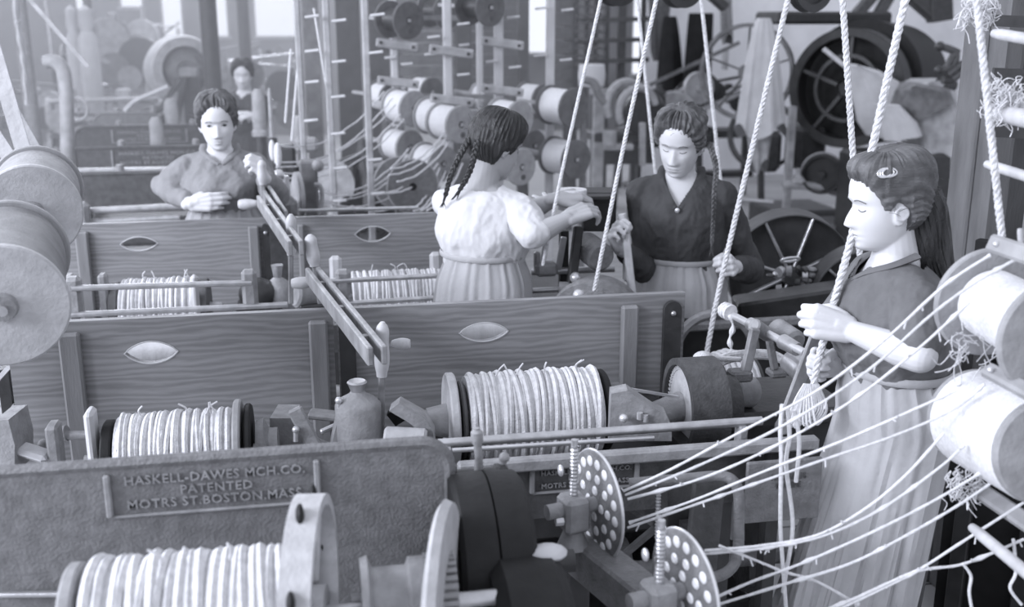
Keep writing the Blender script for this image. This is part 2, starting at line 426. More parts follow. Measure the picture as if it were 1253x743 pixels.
def face_disp(x, z):
    ax = abs(x)
    if z > .012: nz = .000
    elif z > -.042: nz = .005+.017*(1-sstep(-.042, .012, z)) - .005*sstep(-.004, .012, z)
    else: nz = .022*sstep(-.058, -.043, z)
    sg = .0065+.0045*(1-sstep(-.045, 0, z))
    d = nz*G(x, sg) + .007*G(ax-.0125, .0055)*G(z+.047, .006)
    d += -.012*G(ax-.031, .015)*G(z-.002, .011) + .007*G(ax-.032, .0105)*G(z-.000, .0065)
    d += .0045*G(ax-.028, .018)*G(z-.020, .006) - .004*G(x, .010)*G(z-.006, .009)
    d += .0055*G(x, .017)*G(z+.068, .0042) + .0065*G(x, .014)*G(z+.0795, .0045) - .0050*G(x, .020)*G(z+.0738, .0020)
    d += -.0035*G(x, .016)*G(z+.089, .005) + .005*G(x, .015)*G(z+.104, .009) + .004*G(ax-.042, .016)*G(z+.030, .016)
    return d
def head_pt(z, t, off=0.0, feat=True):
    ct, st = math.cos(t), math.sin(t)
    af, ab, w = table(HEAD, z, 1)+off, table(HEAD, z, 2)+off, table(HEAD, z, 3)+off
    x = w*st
    y = (af*abs(ct)**.85) if ct > 0 else -ab*abs(ct)**.95
    if feat and ct > 0: y += face_disp(x, z)*sstep(0, .35, ct)
    return V((x, y, z))
def face_y(x, z, off=0.0):
    w = table(HEAD, z, 3); st = max(-1, min(1, x/w)); t = math.asin(st)
    return V((x, head_pt(z, t).y + off, z))
def head_mb(nz=90, nt=150):
    mb = MB(); rings = []
    for i in range(nz+1):
        z = -.122 + .239*(.5-.5*math.cos(math.pi*i/nz))*.35 + .239*(i/nz)*.65
        rings.append([head_pt(z, -2*math.pi*k/nt) for k in range(nt)])
    mb.loft(rings)
    for sx in (-1, 1):
        R = Matrix.Rotation(.25*sx, 3, 'Z') @ Matrix.Rotation(.15, 3, 'X')
        mb.ball((sx*.075, -.008, -.018), (.007, .017, .029), 14, 10, R)
        mb.ring((sx*.081, -.010, -.014), (1, .3*sx*0, 0), .016, .004, 16, 6)
    return mb
def hair_mb(line, swept=True, vol=.016, curl=.003, nz=64, nt=140, seed=0, top=0.0, back=0.0):
    """line: hairline height for angles from the front (degrees, z); vol: thickness"""
    mb = MB(); rings = []
    for i in range(nz+1):
        z = -.112 + .229*(i/nz)
        r = []
        for k in range(nt):
            t = 2*math.pi*k/nt; dg = abs(math.degrees(t if t < math.pi else t-2*math.pi))
            zl = line[-1][1]
            for j in range(len(line)-1):
                if line[j][0] <= dg <= line[j+1][0]:
                    q = (dg-line[j][0])/(line[j+1][0]-line[j][0]); zl = line[j][1]+(line[j+1][1]-line[j][1])*q
            hd = z-zl + .006*noise.noise(V((t*9, z*20, seed)))
            o = -.010 + (vol+.010)*sstep(-.008, .040, hd) + top*sstep(.02, .09, z)*sstep(-.006, .03, hd) + back*sstep(80, 130, dg)*sstep(-.08, 0, z)
            if hd > 0:
                o += curl*noise.noise(V((math.sin(t)*14, math.cos(t)*14, z*22+seed))) + curl*.45*(math.sin(34*math.atan2(abs(math.sin(t))*.075, z+.03)+6*noise.noise(V((math.sin(t)*3, math.cos(t)*2.5, z*9+seed)))) if swept else math.sin(46*t+7*noise.noise(V((t*2, z*12, seed)))))
            r.append(head_pt(z, -t, 0, False) + V((math.sin(-t), math.cos(-t), 0))*o + V((0, 0, o*.8*sstep(.04, .11, z))))
        rings.append(r)
    return mb.loft(rings)
def braid_mb(pts, r, pitch=None, tail=True):
    pts = smooth_path(pts, 10); pitch = pitch or r*5; L = [0]
    for i in range(1, len(pts)): L.append(L[-1]+(pts[i]-pts[i-1]).length)
    mb = MB(); n = int(L[-1]/pitch*14); x, y, a = frame(pts[1]-pts[0]); cen = []; j = 0
    for i in range(n+1):
        s = L[-1]*i/n
        while j < len(pts)-2 and L[j+1] < s: j += 1
        t = (s-L[j])/max(1e-9, L[j+1]-L[j]); cen.append((pts[j].lerp(pts[j+1], t), s, s/L[-1]))
    for k in range(3):
        q, rr = [], []
        for p, s, f in cen:
            ph = 2*math.pi*(s/pitch)+2*math.pi*k/3; w = r*(1-.35*f)
            q.append(p + x*w*.72*math.sin(ph) + y*w*.42*math.sin(2*ph)); rr.append(w*.55)
        mb.tube(q, rr, 8)
    if tail:
        e = pts[-1]; d = (pts[-1]-pts[-3]).normalized()
        for k in range(5): mb.tube([e - d*.005, e+d*.02+V((random.uniform(-.004, .004), random.uniform(-.004, .004), 0)), e+d*.045+V((random.uniform(-.009, .009), random.uniform(-.009, .009), 0))], [r*.45, r*.3, r*.05], 6)
    return mb
def hand_mb(M, curl=(52, 80, 45), side=1, thumb='grip', spread=0.0, sc=1.0):
    """wrist at the origin, fingers along +X, back of the hand +Z, thumb towards +Y*side; M places it"""
    mb = MB()
    ys = (.030, .011, -.009, -.027); ln = ((.040, .024, .019), (.044, .028, .020), (.041, .026, .019), (.032, .019, .017)); kx = (.082, .086, .082, .074)
    for i in range(4):
        y = ys[i]*side
        mb.cone((.004, y*.55, 0), (kx[i], y, 0), .0165, .0125, 12)
        p = V((kx[i], y, .001)); a = 0
        for j in range(3):
            a += math.radians(curl[j]*(1+.06*i)); d = V((math.cos(a), math.sin(spread*(1.5-i))*side*(1 if j == 0 else .6), -math.sin(a)))
            q = p + d.normalized()*ln[i][j]; r = (.0098, .0088, .0078, .0068)
            sf = (1, 1.02, .98, .86)[i]; mb.cone(p, q, r[j]*sf, r[j+1]*sf, 12); p = q
    if thumb == 'grip': tp = [(.018, .024, -.006), (.047, .040, -.024), (.074, .032, -.044), (.090, .012, -.050)]
    elif thumb == 'up': tp = [(.018, .024, -.004), (.046, .044, -.010), (.074, .052, -.014), (.098, .055, -.016)]
    else: tp = [(.018, .024, -.004), (.045, .044, -.012), (.072, .050, -.018), (.092, .050, -.022)]
    tr = (.0165, .0125, .0105, .0085)
    for j in range(3): mb.cone(V(tp[j])*1 if side > 0 else V((tp[j][0], -tp[j][1], tp[j][2])), V(tp[j+1]) if side > 0 else V((tp[j+1][0], -tp[j+1][1], tp[j+1][2])), tr[j], tr[j+1], 12)
    mb.cone((-.02, 0, 0), (.03, .006*side, -.001), .0225, .019, 14, (1, 1))
    if sc != 1: mb.tf(Matrix.Scale(sc, 4))
    return mb.tf(M)
TORSO = [  # z, half width, front, back
    (.78, .150, .095, .100), (.86, .158, .105, .112), (.93, .142, .100, .098), (1.00, .120, .088, .080), (1.06, .122, .096, .084), (1.12, .132, .110, .095),
    (1.18, .138, .118, .098), (1.23, .136, .098, .096), (1.265, .118, .076, .084), (1.29, .088, .056, .066), (1.315, .058, .045, .050), (1.33, .048, .041, .045)]
def torso_rings(off=0.0, c=lambda z: V((0, 0, 0)), z0=.78, z1=1.33, n=26, nt=48, puff=None):
    R = []
    for i in range(n+1):
        z = z0+(z1-z0)*i/n; w, f, b = (table(TORSO, z, k) + off for k in (1, 2, 3))
        if puff: e = puff(z); w += e; f += e; b += e
        r = []
        for k in range(nt):
            t = -2*math.pi*k/nt; ct, st = math.cos(t), math.sin(t)
            bust = .020*G(z-1.165, .035)*(G(abs(w*st)-.070, .035)) if ct > 0 else 0
            r.append(V((w*st, (f*ct+bust) if ct > 0 else b*ct, z)) + c(z))
        R.append(r)
    return R
def wrinkle(me, amp, freq, seed=0, stretch=(1, 1, 1), keep=None):
    ns = [v.normal.copy() for v in me.vertices]
    for v, nrm in zip(me.vertices, ns):
        p = V((v.co.x*stretch[0], v.co.y*stretch[1], v.co.z*stretch[2]))*freq + V((seed, seed*1.7, 0))
        d = (1-abs(noise.noise(p))*2.2) + .5*noise.noise(p*2.1)
        v.co += nrm*d*amp*(keep(v.co) if keep else 1)
    me.update()
def cut_faces(me, pred):
    import bmesh
    bm = bmesh.new(); bm.from_mesh(me)
    bmesh.ops.delete(bm, geom=[f for f in bm.faces if pred(f.calc_center_median())], context='FACES')
    bm.to_mesh(me); bm.free(); me.update()
def skirt_mb(c, hx, hy, z0, z1, t0=0, t1=360, off=0.0, fold=.012, nf=11, seed=0, nt=160, n=50, thick=.004):
    """hanging cloth between waist height z1 and hem z0, angles from the front in degrees"""
    full = t1-t0 >= 360; outer, inner = [], []
    for i in range(n+1):
        f = i/n; z = z1+(z0-z1)*f; ro, ri = [], []
        for k in range(nt if full else nt+1):
            t = math.radians(t0+(t1-t0)*k/nt)
            w = sstep(0, .9, f)
            g = .45*math.sin(nf*t+5*noise.noise(V((t*1.3, z*1.1, seed)))+seed)
            q_ = V((math.sin(t)*5.5, math.cos(t)*5.5, z*1.3+seed)); fd = fold*w*(g*.7+1.5*noise.noise(q_)+.5*(1-3*abs(noise.noise(q_*1.9+V((9, 0, 0)))))) + .003*math.sin(nf*2*t+4*noise.noise(q_)+seed)*(1-w)
            p = lambda o: V((math.sin(t)*(hx(f)+off+fd+o), math.cos(t)*(hy(f)+off+fd+o), z)) + c(z)
            ro.append(p(0)); ri.append(p(-thick))
        outer.append(ro); inner.append(ri)
    mb = MB(); mb.loft(outer[::-1] if True else outer, caps=False, closed=full)
    if full: mb.loft(inner, caps=False); mb.loft([outer[-1], inner[-1]], caps=False)
    else: 
        mb.loft(inner, caps=False, closed=False); mb.loft([outer[-1], inner[-1]], caps=False, closed=False)
        mb.loft([[r[0] for r in outer], [r[0] for r in inner]], caps=False, closed=False); mb.loft([[r[-1] for r in inner], [r[-1] for r in outer]], caps=False, closed=False)
    return mb
HS = .885
def person(label, loc, rotz, head, arms, hair, mats, voxel=.003, lean=(0, 0), skirtc=(0, 0), twist=0, neck='round', apron=None,
           gaze=0, fullz=0.0, grow=.7, name='person', group=None, collar=False, brooch=False, waist_z=1.0):
    """head: (offset x, y, z, yaw, pitch, roll) in degrees; arms: dicts in WORLD coordinates"""
    root = thing(name, label, 'person', loc, group, rotz); Mi = ROOTM[root.name].inverted(); R3 = Mi.to_3x3()
    up = lambda z: max(0, z-.93)
    def c(z):
        a = up(z); b = max(0, .93-z); return V((lean[0]*a, lean[1]*a, 0)) + V((skirtc[0]*b, skirtc[1]*b, 0))
    Hm = Matrix.Translation(c(1.36)+V(head[:3])+V((0, .012, 1.458))) @ Matrix.Translation((0, -.02, -.09)) @ (Matrix.Rotation(math.radians(head[3]), 4, 'Z') @ Matrix.Rotation(math.radians(head[4]), 4, 'X') @ Matrix.Rotation(math.radians(head[5]), 4, 'Y')) @ Matrix.Translation((0, .02, .09)) @ Matrix.Scale(head[6] if len(head) > 6 else HS, 4)
    mb = MB(); hd = head_mb(); hd.tf(Hm); mb.add(hd.v, hd.f)
    mb.loft(torso_rings(0, c, .80, 1.33))
    nb = c(1.30)+V((0, -.012, 1.30)); nt_ = Hm @ V((0, -.018, -.055)); mb.cone(nb, nt_, .052, .046, 20)
    for sx in (-1, 1):
        mb.cone(c(1.28)+V((sx*.03, -.012, 1.285)), c(1.25)+V((sx*.125, -.008, 1.248)), .040, .042, 16)
        hip, kn, an = c(.84)+V((sx*.08, 0, .84)), c(.46)+V((sx*.08, .015, .46)), c(.08)+V((sx*.075, -.01, .085))
        mb.cone(hip, kn, .084, .053); mb.cone(kn, an, .054, .033); mb.cone(kn+V((0, -.02, -.08)), an+V((0, -.01, .12)), .04, .03)
        mb.cone(an, an+V((0, .02, -.045)), .033, .03); mb.cone(an+V((0, -.02, -.05)), an+V((sx*.015, .13, -.058)), .03, .022)
    blouse = MB(); pf = (lambda z: .014*G(z-waist_z-.075, .04)+.006) 
    blouse.loft(torso_rings(.012, c, waist_z-.03, 1.338, puff=pf)); sleeves = []
    for A in arms:
        el, wr = Mi @ V(A['el']), Mi @ V(A['wr']); sx = -1 if A['sh'] == 'L' else 1
        sh = c(1.262) + V((sx*.138, -.004, 1.246)) + V(A.get('sho', (0, 0, 0)))
        mb.cone(c(1.25)+V((.10*(1 if sh.x > 0 else -1), -.005, 1.24)), sh, .045, .044); mb.cone(sh, el, .043, .035)
        md = el.lerp(wr, .28)+V((0, 0, -.002)); mb.cone(el, md, .037, .037); mb.cone(md, wr, .037, .0235)
        f = (R3 @ V(A['f'])).normalized(); u = R3 @ V(A['u']); u = (u - f*u.dot(f)).normalized(); y = u.cross(f)
        HM = Matrix.Translation(wr) @ Matrix((f, y, u)).transposed().to_4x4()
        h = hand_mb(HM, A.get('curl', (52, 80, 45)), A.get('side', 1), A.get('thumb', 'grip'), A.get('spread', 0)); mb.add(h.v, h.f)
        st = A.get('sleeve', .9); inn = c(1.25)+V((.085*(1 if sh.x > 0 else -1), -.006, 1.236))
        rs = [q_*.93 for q_ in A.get('rs', (.057, .055, .048))]; shp = sh+V((0, 0, -.004))
        blouse.cone(inn, shp, .050, rs[0]); blouse.cone(c(1.29)+V((.045*(1 if sh.x > 0 else -1), -.012, 1.283)), shp+V((0, 0, .004)), .042, rs[0]-.006); blouse.cone(shp, sh.lerp(el, .5)+V((0, 0, -.008)), rs[0], rs[1]*1.04)
        if st <= 1: blouse.cone(sh.lerp(el, .5)+V((0, 0, -.008)), sh.lerp(el, st), rs[1]*1.04, rs[2])
        else:
            blouse.cone(sh.lerp(el, .5)+V((0, 0, -.008)), el, rs[1]*1.04, rs[2]); e2 = el.lerp(wr, st-1); blouse.cone(el, el.lerp(wr, .3), rs[2]+.004, rs[2]+.003); blouse.cone(el.lerp(wr, .3), e2, rs[2]+.003, rs[2]*.78)
    body = part('body', remeshed(mb, voxel, 2, 'body'), mats['skin'], root, True)
    bl = remeshed(blouse, max(.0045, voxel*1.4), 3, 'blouse')
    wrinkle(bl, .0075, 13, fullz*10+3, (1, 1, .55), keep=lambda p: 1-.7*sstep(1.27, 1.32, p.z))
    wrinkle(bl, .0022, 38, fullz*3+1, (1, 1, .6), keep=lambda p: 1-.7*sstep(1.27, 1.32, p.z))
    if neck == 'v': cut_faces(bl, lambda p: (p.z > 1.306 and abs(p.x-c(1.3).x) < .075) or (p.y > c(p.z).y and p.z-1.215 > abs(p.x-c(p.z).x)*1.55))
    else: cut_faces(bl, lambda p: (p.z > 1.306 and abs(p.x-c(1.3).x) < .075) or (p.y > c(p.z).y and p.z-1.268 > abs(p.x-c(p.z).x)*1.0))
    bo = part('blouse', bl, mats['blouse'], root, True)
    if collar:
        cm = MB()
        for sx in (-1, 1):
            q = [c(1.32)+V((sx*.066, -.035, 1.335)), c(1.3)+V((sx*.070, .02, 1.315))] + ([c(1.26)+V((sx*.045, .087, 1.262)), c(1.21)+V((sx*.008, .128, 1.212))] if neck == 'v' else [c(1.29)+V((sx*.040, .070, 1.292)), c(1.27)+V((sx*.006, .094, 1.268))])
            q = smooth_path(q, 6); cm.tube(q, [.016-.007*i/len(q) for i in range(len(q))], 8, True, (1, .45))
        part('collar', cm, mats['blouse'], bo, True)
    if brooch: part('brooch', MB().ball(c(1.21)+V((0, .145, 1.208)), (.009, .006, .009), 12, 8), 'bright', bo, True, 'small pale brooch')
    cf = lambda z: c(z)
    part('skirt', skirt_mb(cf, lambda f: .128+grow*.11*sstep(-.1, 1, f)+.030*sstep(0, .12, f), lambda f: .102+grow*.15*sstep(-.1, 1, f)+.02*sstep(0, .12, f), .07, waist_z+.012, fold=.020, seed=fullz+1.3), mats['skirt'], root, True)
    if apron:
        ap = part('apron', skirt_mb(cf, lambda f: .128+grow*.11*sstep(-.1, 1, f)+.030*sstep(0, .12, f), lambda f: .102+grow*.15*sstep(-.1, 1, f)+.02*sstep(0, .12, f), .20, waist_z+.018, apron[0], apron[1], .012, .020, seed=fullz+1.3, nt=110), mats['apron'], root, True)
        wb = [V((math.sin(t)*.149, math.cos(t)*.123, waist_z+.008)) + c(waist_z) for t in [math.radians(10*k) for k in range(36)]]
        part('waistband', MB().tube(wb, .010, 8, closed=True, flat=(.35, 1)), mats['apron'], ap, True)
    boots = MB()
    for sx in (-1, 1):
        an = c(.08)+V((sx*.075, -.01, .085)); boots.cone(an+V((0, 0, .10)), an+V((0, -.01, -.03)), .045, .043); boots.cone(an+V((0, -.03, -.046)), an+V((sx*.015, .14, -.054)), .038, .030)
        boots.box(an+V((sx*.008, .045, -.0775)), (.07, .24, .015), bev=.004)
    part('boots', remeshed(boots, .006, 2, 'boots'), 'black', root, True)
    # hair, with brows, lids and lips lying on the face
    hr = part('hair', hair_mb(hair['line'], hair.get('swept', True), hair.get('vol', .016), hair.get('curl', .003)*.8, seed=fullz, top=hair.get('top', 0), back=hair.get('back', 0)).tf(Hm), mats['hair'], root, True)
    ws = MB(); rw = random.Random(int(fullz*7)+1)
    for k in range(70):
        tt = rw.uniform(0, 2*math.pi); zz = rw.uniform(-.02, .112)
        if math.cos(tt) > .4 and zz < .06: continue
        p = head_pt(zz, tt, hair.get('vol', .016)-.002, False); o_ = V((math.sin(tt), math.cos(tt), .6)).normalized(); d_ = V((rw.uniform(-1, 1), rw.uniform(-1, .2), rw.uniform(-.5, .6)))*.02
        ws.tube(smooth_path([p, p+o_*.007+d_*.5, p+o_*.009+d_, p+o_*.005+d_*1.6], 3), .0006, 4)
    wo = part('stray_hairs', ws.tf(Hm), mats['hair'], hr, True); wo['kind'] = 'stuff'
    for b in hair.get('braids', ()): part('braid', braid_mb([Mi @ V(p) if hair.get('world') else Hm @ V(p) for p in b], hair.get('br', .013)), mats['hair'], hr, True)
    for mbx, nm, mt in hair.get('extra', lambda H, Mi: ())(Hm, Mi): part(nm, mbx, mt, hr, True)
    for sx in (-1, 1):
        pts = [face_y(sx*x, z, .0005) for x, z in ((.019, .0200), (.026, .0225), (.034, .0230), (.042, .0200), (.049, .0150))]
        part('eyebrow', MB().tube(smooth_path(pts, 4), [.0008]+[.0016]*15+[.0006], 6, True, (1, 1)).tf(Hm), 'brow', root, True)
        if gaze == 0:        # open eyes
            e = MB().ball(face_y(sx*.0315, .001, -.0025), (.0115, .0055, .0052), 14, 8); part('eye', e.tf(Hm), 'eye', root, True)
        lz = -.0045 if gaze else .0055
        pts = [face_y(sx*x, lz+z, .0002) for x, z in ((.020, .001), (.026, -.002), (.032, -.003), (.038, -.002), (.044, .0015))] if gaze else [face_y(sx*x, z, .0004) for x, z in ((.019, -.001), (.025, .0045), (.032, .0065), (.039, .0045), (.044, 0))]
        part('eyelashes', MB().tube(smooth_path(pts, 4), .0013, 6).tf(Hm), 'eye', root, True)
    lp = MB(); rows = []
    for z, hw, o in ((-.0660, .012, -.0008), (-.0685, .020, .0006), (-.0735, .024, .0), (-.0785, .019, .0007), (-.0835, .011, -.0008)):
        rows.append([face_y(hw*(k/6-1), z-.0012*(abs(k/6-1))**2*(-1 if z < -.074 else 1), o*(1-abs(k/6-1)**3)) for k in range(13)])
    lp.loft(rows[::-1], caps=False, closed=False); part('lips', lp.tf(Hm), 'lip', root, True)
    return root, Hm, Mi, c
LINE_UP = [(0, .078), (20, .072), (38, .054), (52, .032), (64, .004), (74, -.030), (90, -.040), (104, -.05), (115, -.085), (180, -.10)]
# the woman in the foreground, in profile, holding the control rope
def clip(H, Mi):
    out = []
    for dx in (-.010, -.003, .004):
        pts = [H @ (head_pt(.078+.010*math.sin(a), math.radians(-76)+.15*math.cos(a)+dx*8, .024, False) + V((0, .004, .018))) for a in [2*math.pi*k/16 for k in range(16)]]
        out.append((MB().tube(pts, .0022, 6, closed=True), 'hair_clip', 'bright'))
    back = [H @ V(p) for p in ((0, -.070, .03), (.0, -.095, -.02), (.0, -.110, -.09))] + [H @ V((0, -.128, -.17)), H @ V((0, -.160, -.26)), H @ V((0, -.172, -.34))]
    q = smooth_path(back, 8); n = len(q)
    hm = MB()
    for k in range(26):
        a = 2*math.pi*k/26; rr = [(.058-.026*(i/n))*(1-.55*sstep(.75, 1, i/n)) for i in range(n)]
        hm.tube([p + V((math.cos(a)*r*.75+.004*math.sin(i*.35+k), math.sin(a)*r*.9, 0)) for i, (p, r) in enumerate(zip(q, rr))], [.0135*(1-.5*i/n) for i in range(n)], 6)
    out.append((hm, 'ponytail', 'haird'))
    return out
GUIDE = person('young woman in profile with hair clip and long light apron, gripping a white rope', PD(1106, 430, 2.4)*V((1, 1, 0)).to_3d() if False else (PD(1106, 430, 2.4).x, PD(1106, 430, 2.4).y, 0), math.radians(79.5),
    (0, .0, -.012, 4, -6, 0),
    [dict(sh='L', el=PD(1126, 436, 2.18), wr=PD(1040, 404, 2.30), f=(-.92, .25, .22), u=(-.25, -1, .35), side=-1, curl=(58, 88, 55), thumb='grip', sleeve=.70, rs=(.057, .056, .052)),
     dict(sh='R', el=PD(1085, 440, 2.56), wr=PD(1032, 447, 2.44), f=(-1, 0, .12), u=(.1, 1, .1), side=1, curl=(55, 80, 45), sleeve=.93)],
    dict(line=[(0, .066), (25, .062), (45, .050), (60, .026), (72, -.012), (82, -.022), (92, .004), (104, -.02), (114, -.075), (180, -.10)], vol=.014, curl=.005, top=.012, back=.012, extra=clip),
    dict(skin='skin', blouse='mblouse', skirt='dskirt', apron='apron', hair='hairf'), voxel=.0026, lean=(0, .13), skirtc=(0, .15), apron=(-125, 110), gaze=1, fullz=1, grow=.22, waist_z=1.05, collar=True)
# the seated-looking woman in the middle, dark blouse, braid
br = [PD(868, 175, 3.70), PD(876, 205, 3.64), PD(874, 235, 3.60), PD(873, 262, 3.60), PD(871, 298, 3.60)]
person('woman in dark blouse with brooch and long braid, gripping a lever and a rope', (PD(832, 330, 3.8).x, PD(832, 330, 3.8).y, 0), math.radians(156),
    (0, 0, -.015, -12, -18, -4, .95),
    [dict(sh='R', el=PD(797, 338, 3.78), wr=PD(757, 301, 3.58), f=(-.35, -.45, .75), u=(-.75, .6, .3), side=1, curl=(45, 80, 50), sleeve=1.75, rs=(.058, .053, .043)),
     dict(sh='L', el=PD(918, 330, 3.86), wr=PD(897, 326, 3.62), f=(-.45, -.85, .25), u=(.8, -.5, .3), side=-1, curl=(48, 78, 48), sleeve=1.8, rs=(.058, .056, .046))],
    dict(line=LINE_UP, vol=.016, curl=.009, top=.008, braids=[br], world=True, br=.0095),
    dict(skin='skin', blouse='dblouse', skirt='dskirt', apron='apron', hair='hairl'), voxel=.0034, lean=(.02, .06), neck='v', apron=(-75, 75), gaze=1, fullz=2, collar=True, brooch=True)
# the woman seen from behind in a white blouse
bl_ = [PD(585, 172, 3.44), PD(580, 192, 3.42), PD(574, 212, 3.42), PD(563, 232, 3.44)]
bl2 = [PD(574, 170, 3.50), PD(562, 192, 3.46), PD(552, 214, 3.44), PD(545, 240, 3.46)]
person('woman with twin braids and white short-sleeved blouse seen from behind', (PD(588, 305, 3.5).x, PD(588, 305, 3.5).y, 0), math.radians(-42),
    (0, 0, .003, -24, -22, 0, .92),
    [dict(sh='R', el=PD(655, 286, 3.36), wr=PD(694, 268, 3.40), f=(.85, .3, .25), u=(-.3, -.5, .8), side=1, curl=(25, 40, 25), thumb='open', sleeve=.96, rs=(.058, .058, .052)),
     dict(sh='L', el=PD(640, 262, 3.66), wr=PD(680, 243, 3.60), f=(.9, .1, .1), u=(-.1, -.3, .9), side=-1, curl=(30, 40, 30), thumb='open', sleeve=.8)],
    dict(line=[(0, .055), (40, .05), (60, .02), (75, -.03), (95, -.05), (110, -.09), (180, -.105)], swept=False, vol=.018, curl=.004, braids=[bl_, bl2], world=True, br=.0105),
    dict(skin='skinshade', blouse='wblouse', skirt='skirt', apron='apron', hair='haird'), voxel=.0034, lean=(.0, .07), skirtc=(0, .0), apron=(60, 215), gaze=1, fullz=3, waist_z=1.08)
# the woman facing us behind the farther guard board
person('woman facing the camera with hand on hip and grey blouse, light apron', (PD(274, 250, 4.5).x, PD(274, 250, 4.5).y, 0), math.radians(183),
    (0, 0, -.02, 0, -8, 2, .92),
    [dict(sh='R', el=PD(200, 228, 4.52), wr=PD(234, 250, 4.31), f=(1, -.25, .12), u=(.1, -1, .2), side=1, curl=(18, 30, 22), thumb='grip', sleeve=1.8, rs=(.060, .058, .046)),
     dict(sh='L', el=PD(338, 238, 4.56), wr=PD(322, 216, 4.30), f=(-.15, -.75, .65), u=(.85, -.4, .2), side=-1, curl=(45, 78, 48), sleeve=1.75, rs=(.060, .060, .050))],
    dict(line=LINE_UP, vol=.018, curl=.005, top=.004, back=.008), dict(skin='skin', blouse='lblouse', skirt='dskirt', apron='apron', hair='hairl'), voxel=.0042, lean=(0, .02), apron=(-70, 70), gaze=0, fullz=4, collar=True, waist_z=1.09)
# far away among the machines
person('distant woman in dark clothes standing among the far machines', (PD(300, 110, 8.2).x, PD(300, 110, 8.2).y, 0), math.radians(165),
    (0, 0, 0, 10, -14, 0),
    [dict(sh='R', el=PD(279, 128, 8.2), wr=PD(290, 140, 7.9), f=(.8, -.5, 0), u=(0, -.5, .8), side=1, curl=(25, 40, 25), sleeve=1.8),
     dict(sh='L', el=PD(322, 130, 8.2), wr=PD(310, 141, 7.9), f=(-.8, -.5, 0), u=(0, -.5, .8), side=-1, curl=(25, 40, 25), sleeve=1.8)],
    dict(line=LINE_UP, vol=.022, curl=.005), dict(skin='skin', blouse='dblouse', skirt='dskirt', apron='dskirt', hair='haird'), voxel=.006, lean=(0, .05), gaze=1, fullz=5)
# ------------------------------------------------------------------ nearest machines
def text_mesh(lines, w, h, depth=.004):
    """raised letters, centred lines, in the local XZ plane facing -Y; returns MB around the origin"""
    out = MB(); n = len(lines); lh = h/n
    for i, (s, fr) in enumerate(lines):
        cu = bpy.data.curves.new('t', 'FONT'); cu.body = s; cu.size = 1; cu.extrude = .5; cu.resolution_u = 2
        cu.space_character = 1.08; cu.offset = .015
        o = bpy.data.objects.new('t', cu); COL.objects.link(o)
        me = bpy.data.meshes.new_from_object(o.evaluated_get(bpy.context.evaluated_depsgraph_get()))
        xs = [v.co.x for v in me.vertices]; ys = [v.co.y for v in me.vertices]
        cx = (min(xs)+max(xs))/2; sx = w*fr/(max(xs)-min(xs)); sz = lh*.74/.73
        zc = h/2-lh*(i+.5)
        out.add([V(((v.co.x-cx)*sx, -v.co.z*depth, zc+(v.co.y-.36)*sz)) for v in me.vertices], [tuple(p.vertices) for p in me.polygons])
        bpy.data.objects.remove(o); bpy.data.curves.remove(cu); bpy.data.meshes.remove(me)
    return out
PLATE = [('HASKELL-DAWES MCH.CO.', 1.0), ('PATENTED', .40), ('MOTRS ST.BOSTON.MASS.', .99)]
def round_panel(x0, x1, z0, z1, Y, th, rl, rr, n=8, seg=None):
    """upright plate with rounded top corners, as a prism with a rolled rim"""
    poly = [(x0, z0), (x1, z0)]
    poly += [(x1-rr+rr*math.cos(a), z1-rr+rr*math.sin(a)) for a in [math.pi/2*k/n for k in range(n+1)]] if rr else [(x1, z1)]
    poly += [(x0+rl-rl*math.sin(a), z1-rl+rl*math.cos(a)) for a in [math.pi/2*k/n for k in range(n+1)]] if rl else [(x0, z1)]
    mb = MB().prism(poly, (0, Y, 0), (1, 0, 0), (0, 0, 1), (0, -th, 0))
    rim = MB().tube([(p[0], Y, p[1]) for p in poly[1:] + [poly[0]]], th*.9, 8)
    return mb, rim
def iron_machine(label, Y, x0, x1, z0, z1, rl, rr, plate=None, depth=.5, mat='iron', legs=True, group=None, rims=('l', 'r')):
    t = thing('rope_making_machine', label, 'machine', ((x0+x1)/2, Y, 0), group)
    mb, rim = round_panel(x0, x1, z0, z1, Y, .014, rl, rr); pn = part('iron_panel', mb, mat, t); part('panel_rim', rim, mat, pn)
    if plate:
        px0, px1, pz0, pz1 = plate; f = MB(); e = .006
        f.box((px0, Y-.011, (pz0+pz1)/2), (.012, .012, pz1-pz0), bev=.003).box((px1, Y-.011, (pz0+pz1)/2), (.012, .012, pz1-pz0), bev=.003)
        f.box(((px0+px1)/2, Y-.010, pz0), (px1-px0, .008, .006), bev=.002)
        part('plate_border', f, 'ironlight', pn)
        tx = text_mesh(PLATE, (px1-px0)*.86, (pz1-pz0)*.84); tx.tf(Matrix.Translation(((px0+px1)/2+.004, Y-.0105, (pz0+pz1)/2+.004)))
        part('raised_lettering', tx, 'ironlight', pn, label='raised cast lettering, paler than the panel', smooth=False)
    if legs:
        for x in (x0+.06, x1-.06):
            g = MB().bar((x, Y+.02, z0+.1), (x, Y+.02, 0.0), .05, .03).bar((x, Y+depth, z0), (x, Y+depth, 0), .05, .03).bar((x, Y, z0+.02), (x, Y+depth, z0+.02), .05, .04).box((x, Y+.02, .015), (.10, .10, .03)).box((x, Y+depth, .015), (.10, .10, .03))
            part('leg_frame', g, 'dark', t)
    return t
p0 = PY(-60, 579, 1.865); p1 = PY(549, 560, 1.865)
pa, pb = PY(131, 577, 1.865), PY(387, 560, 1.865); pc = PY(131, 631, 1.865)
M1 = iron_machine('nearest rope making machine, grey cast iron panel with three lines of raised lettering', 1.865, p0.x, p1.x, .62, 1.08, 0, .055, (pa.x, pb.x, pc.z, pa.z-.002), mat='iron')
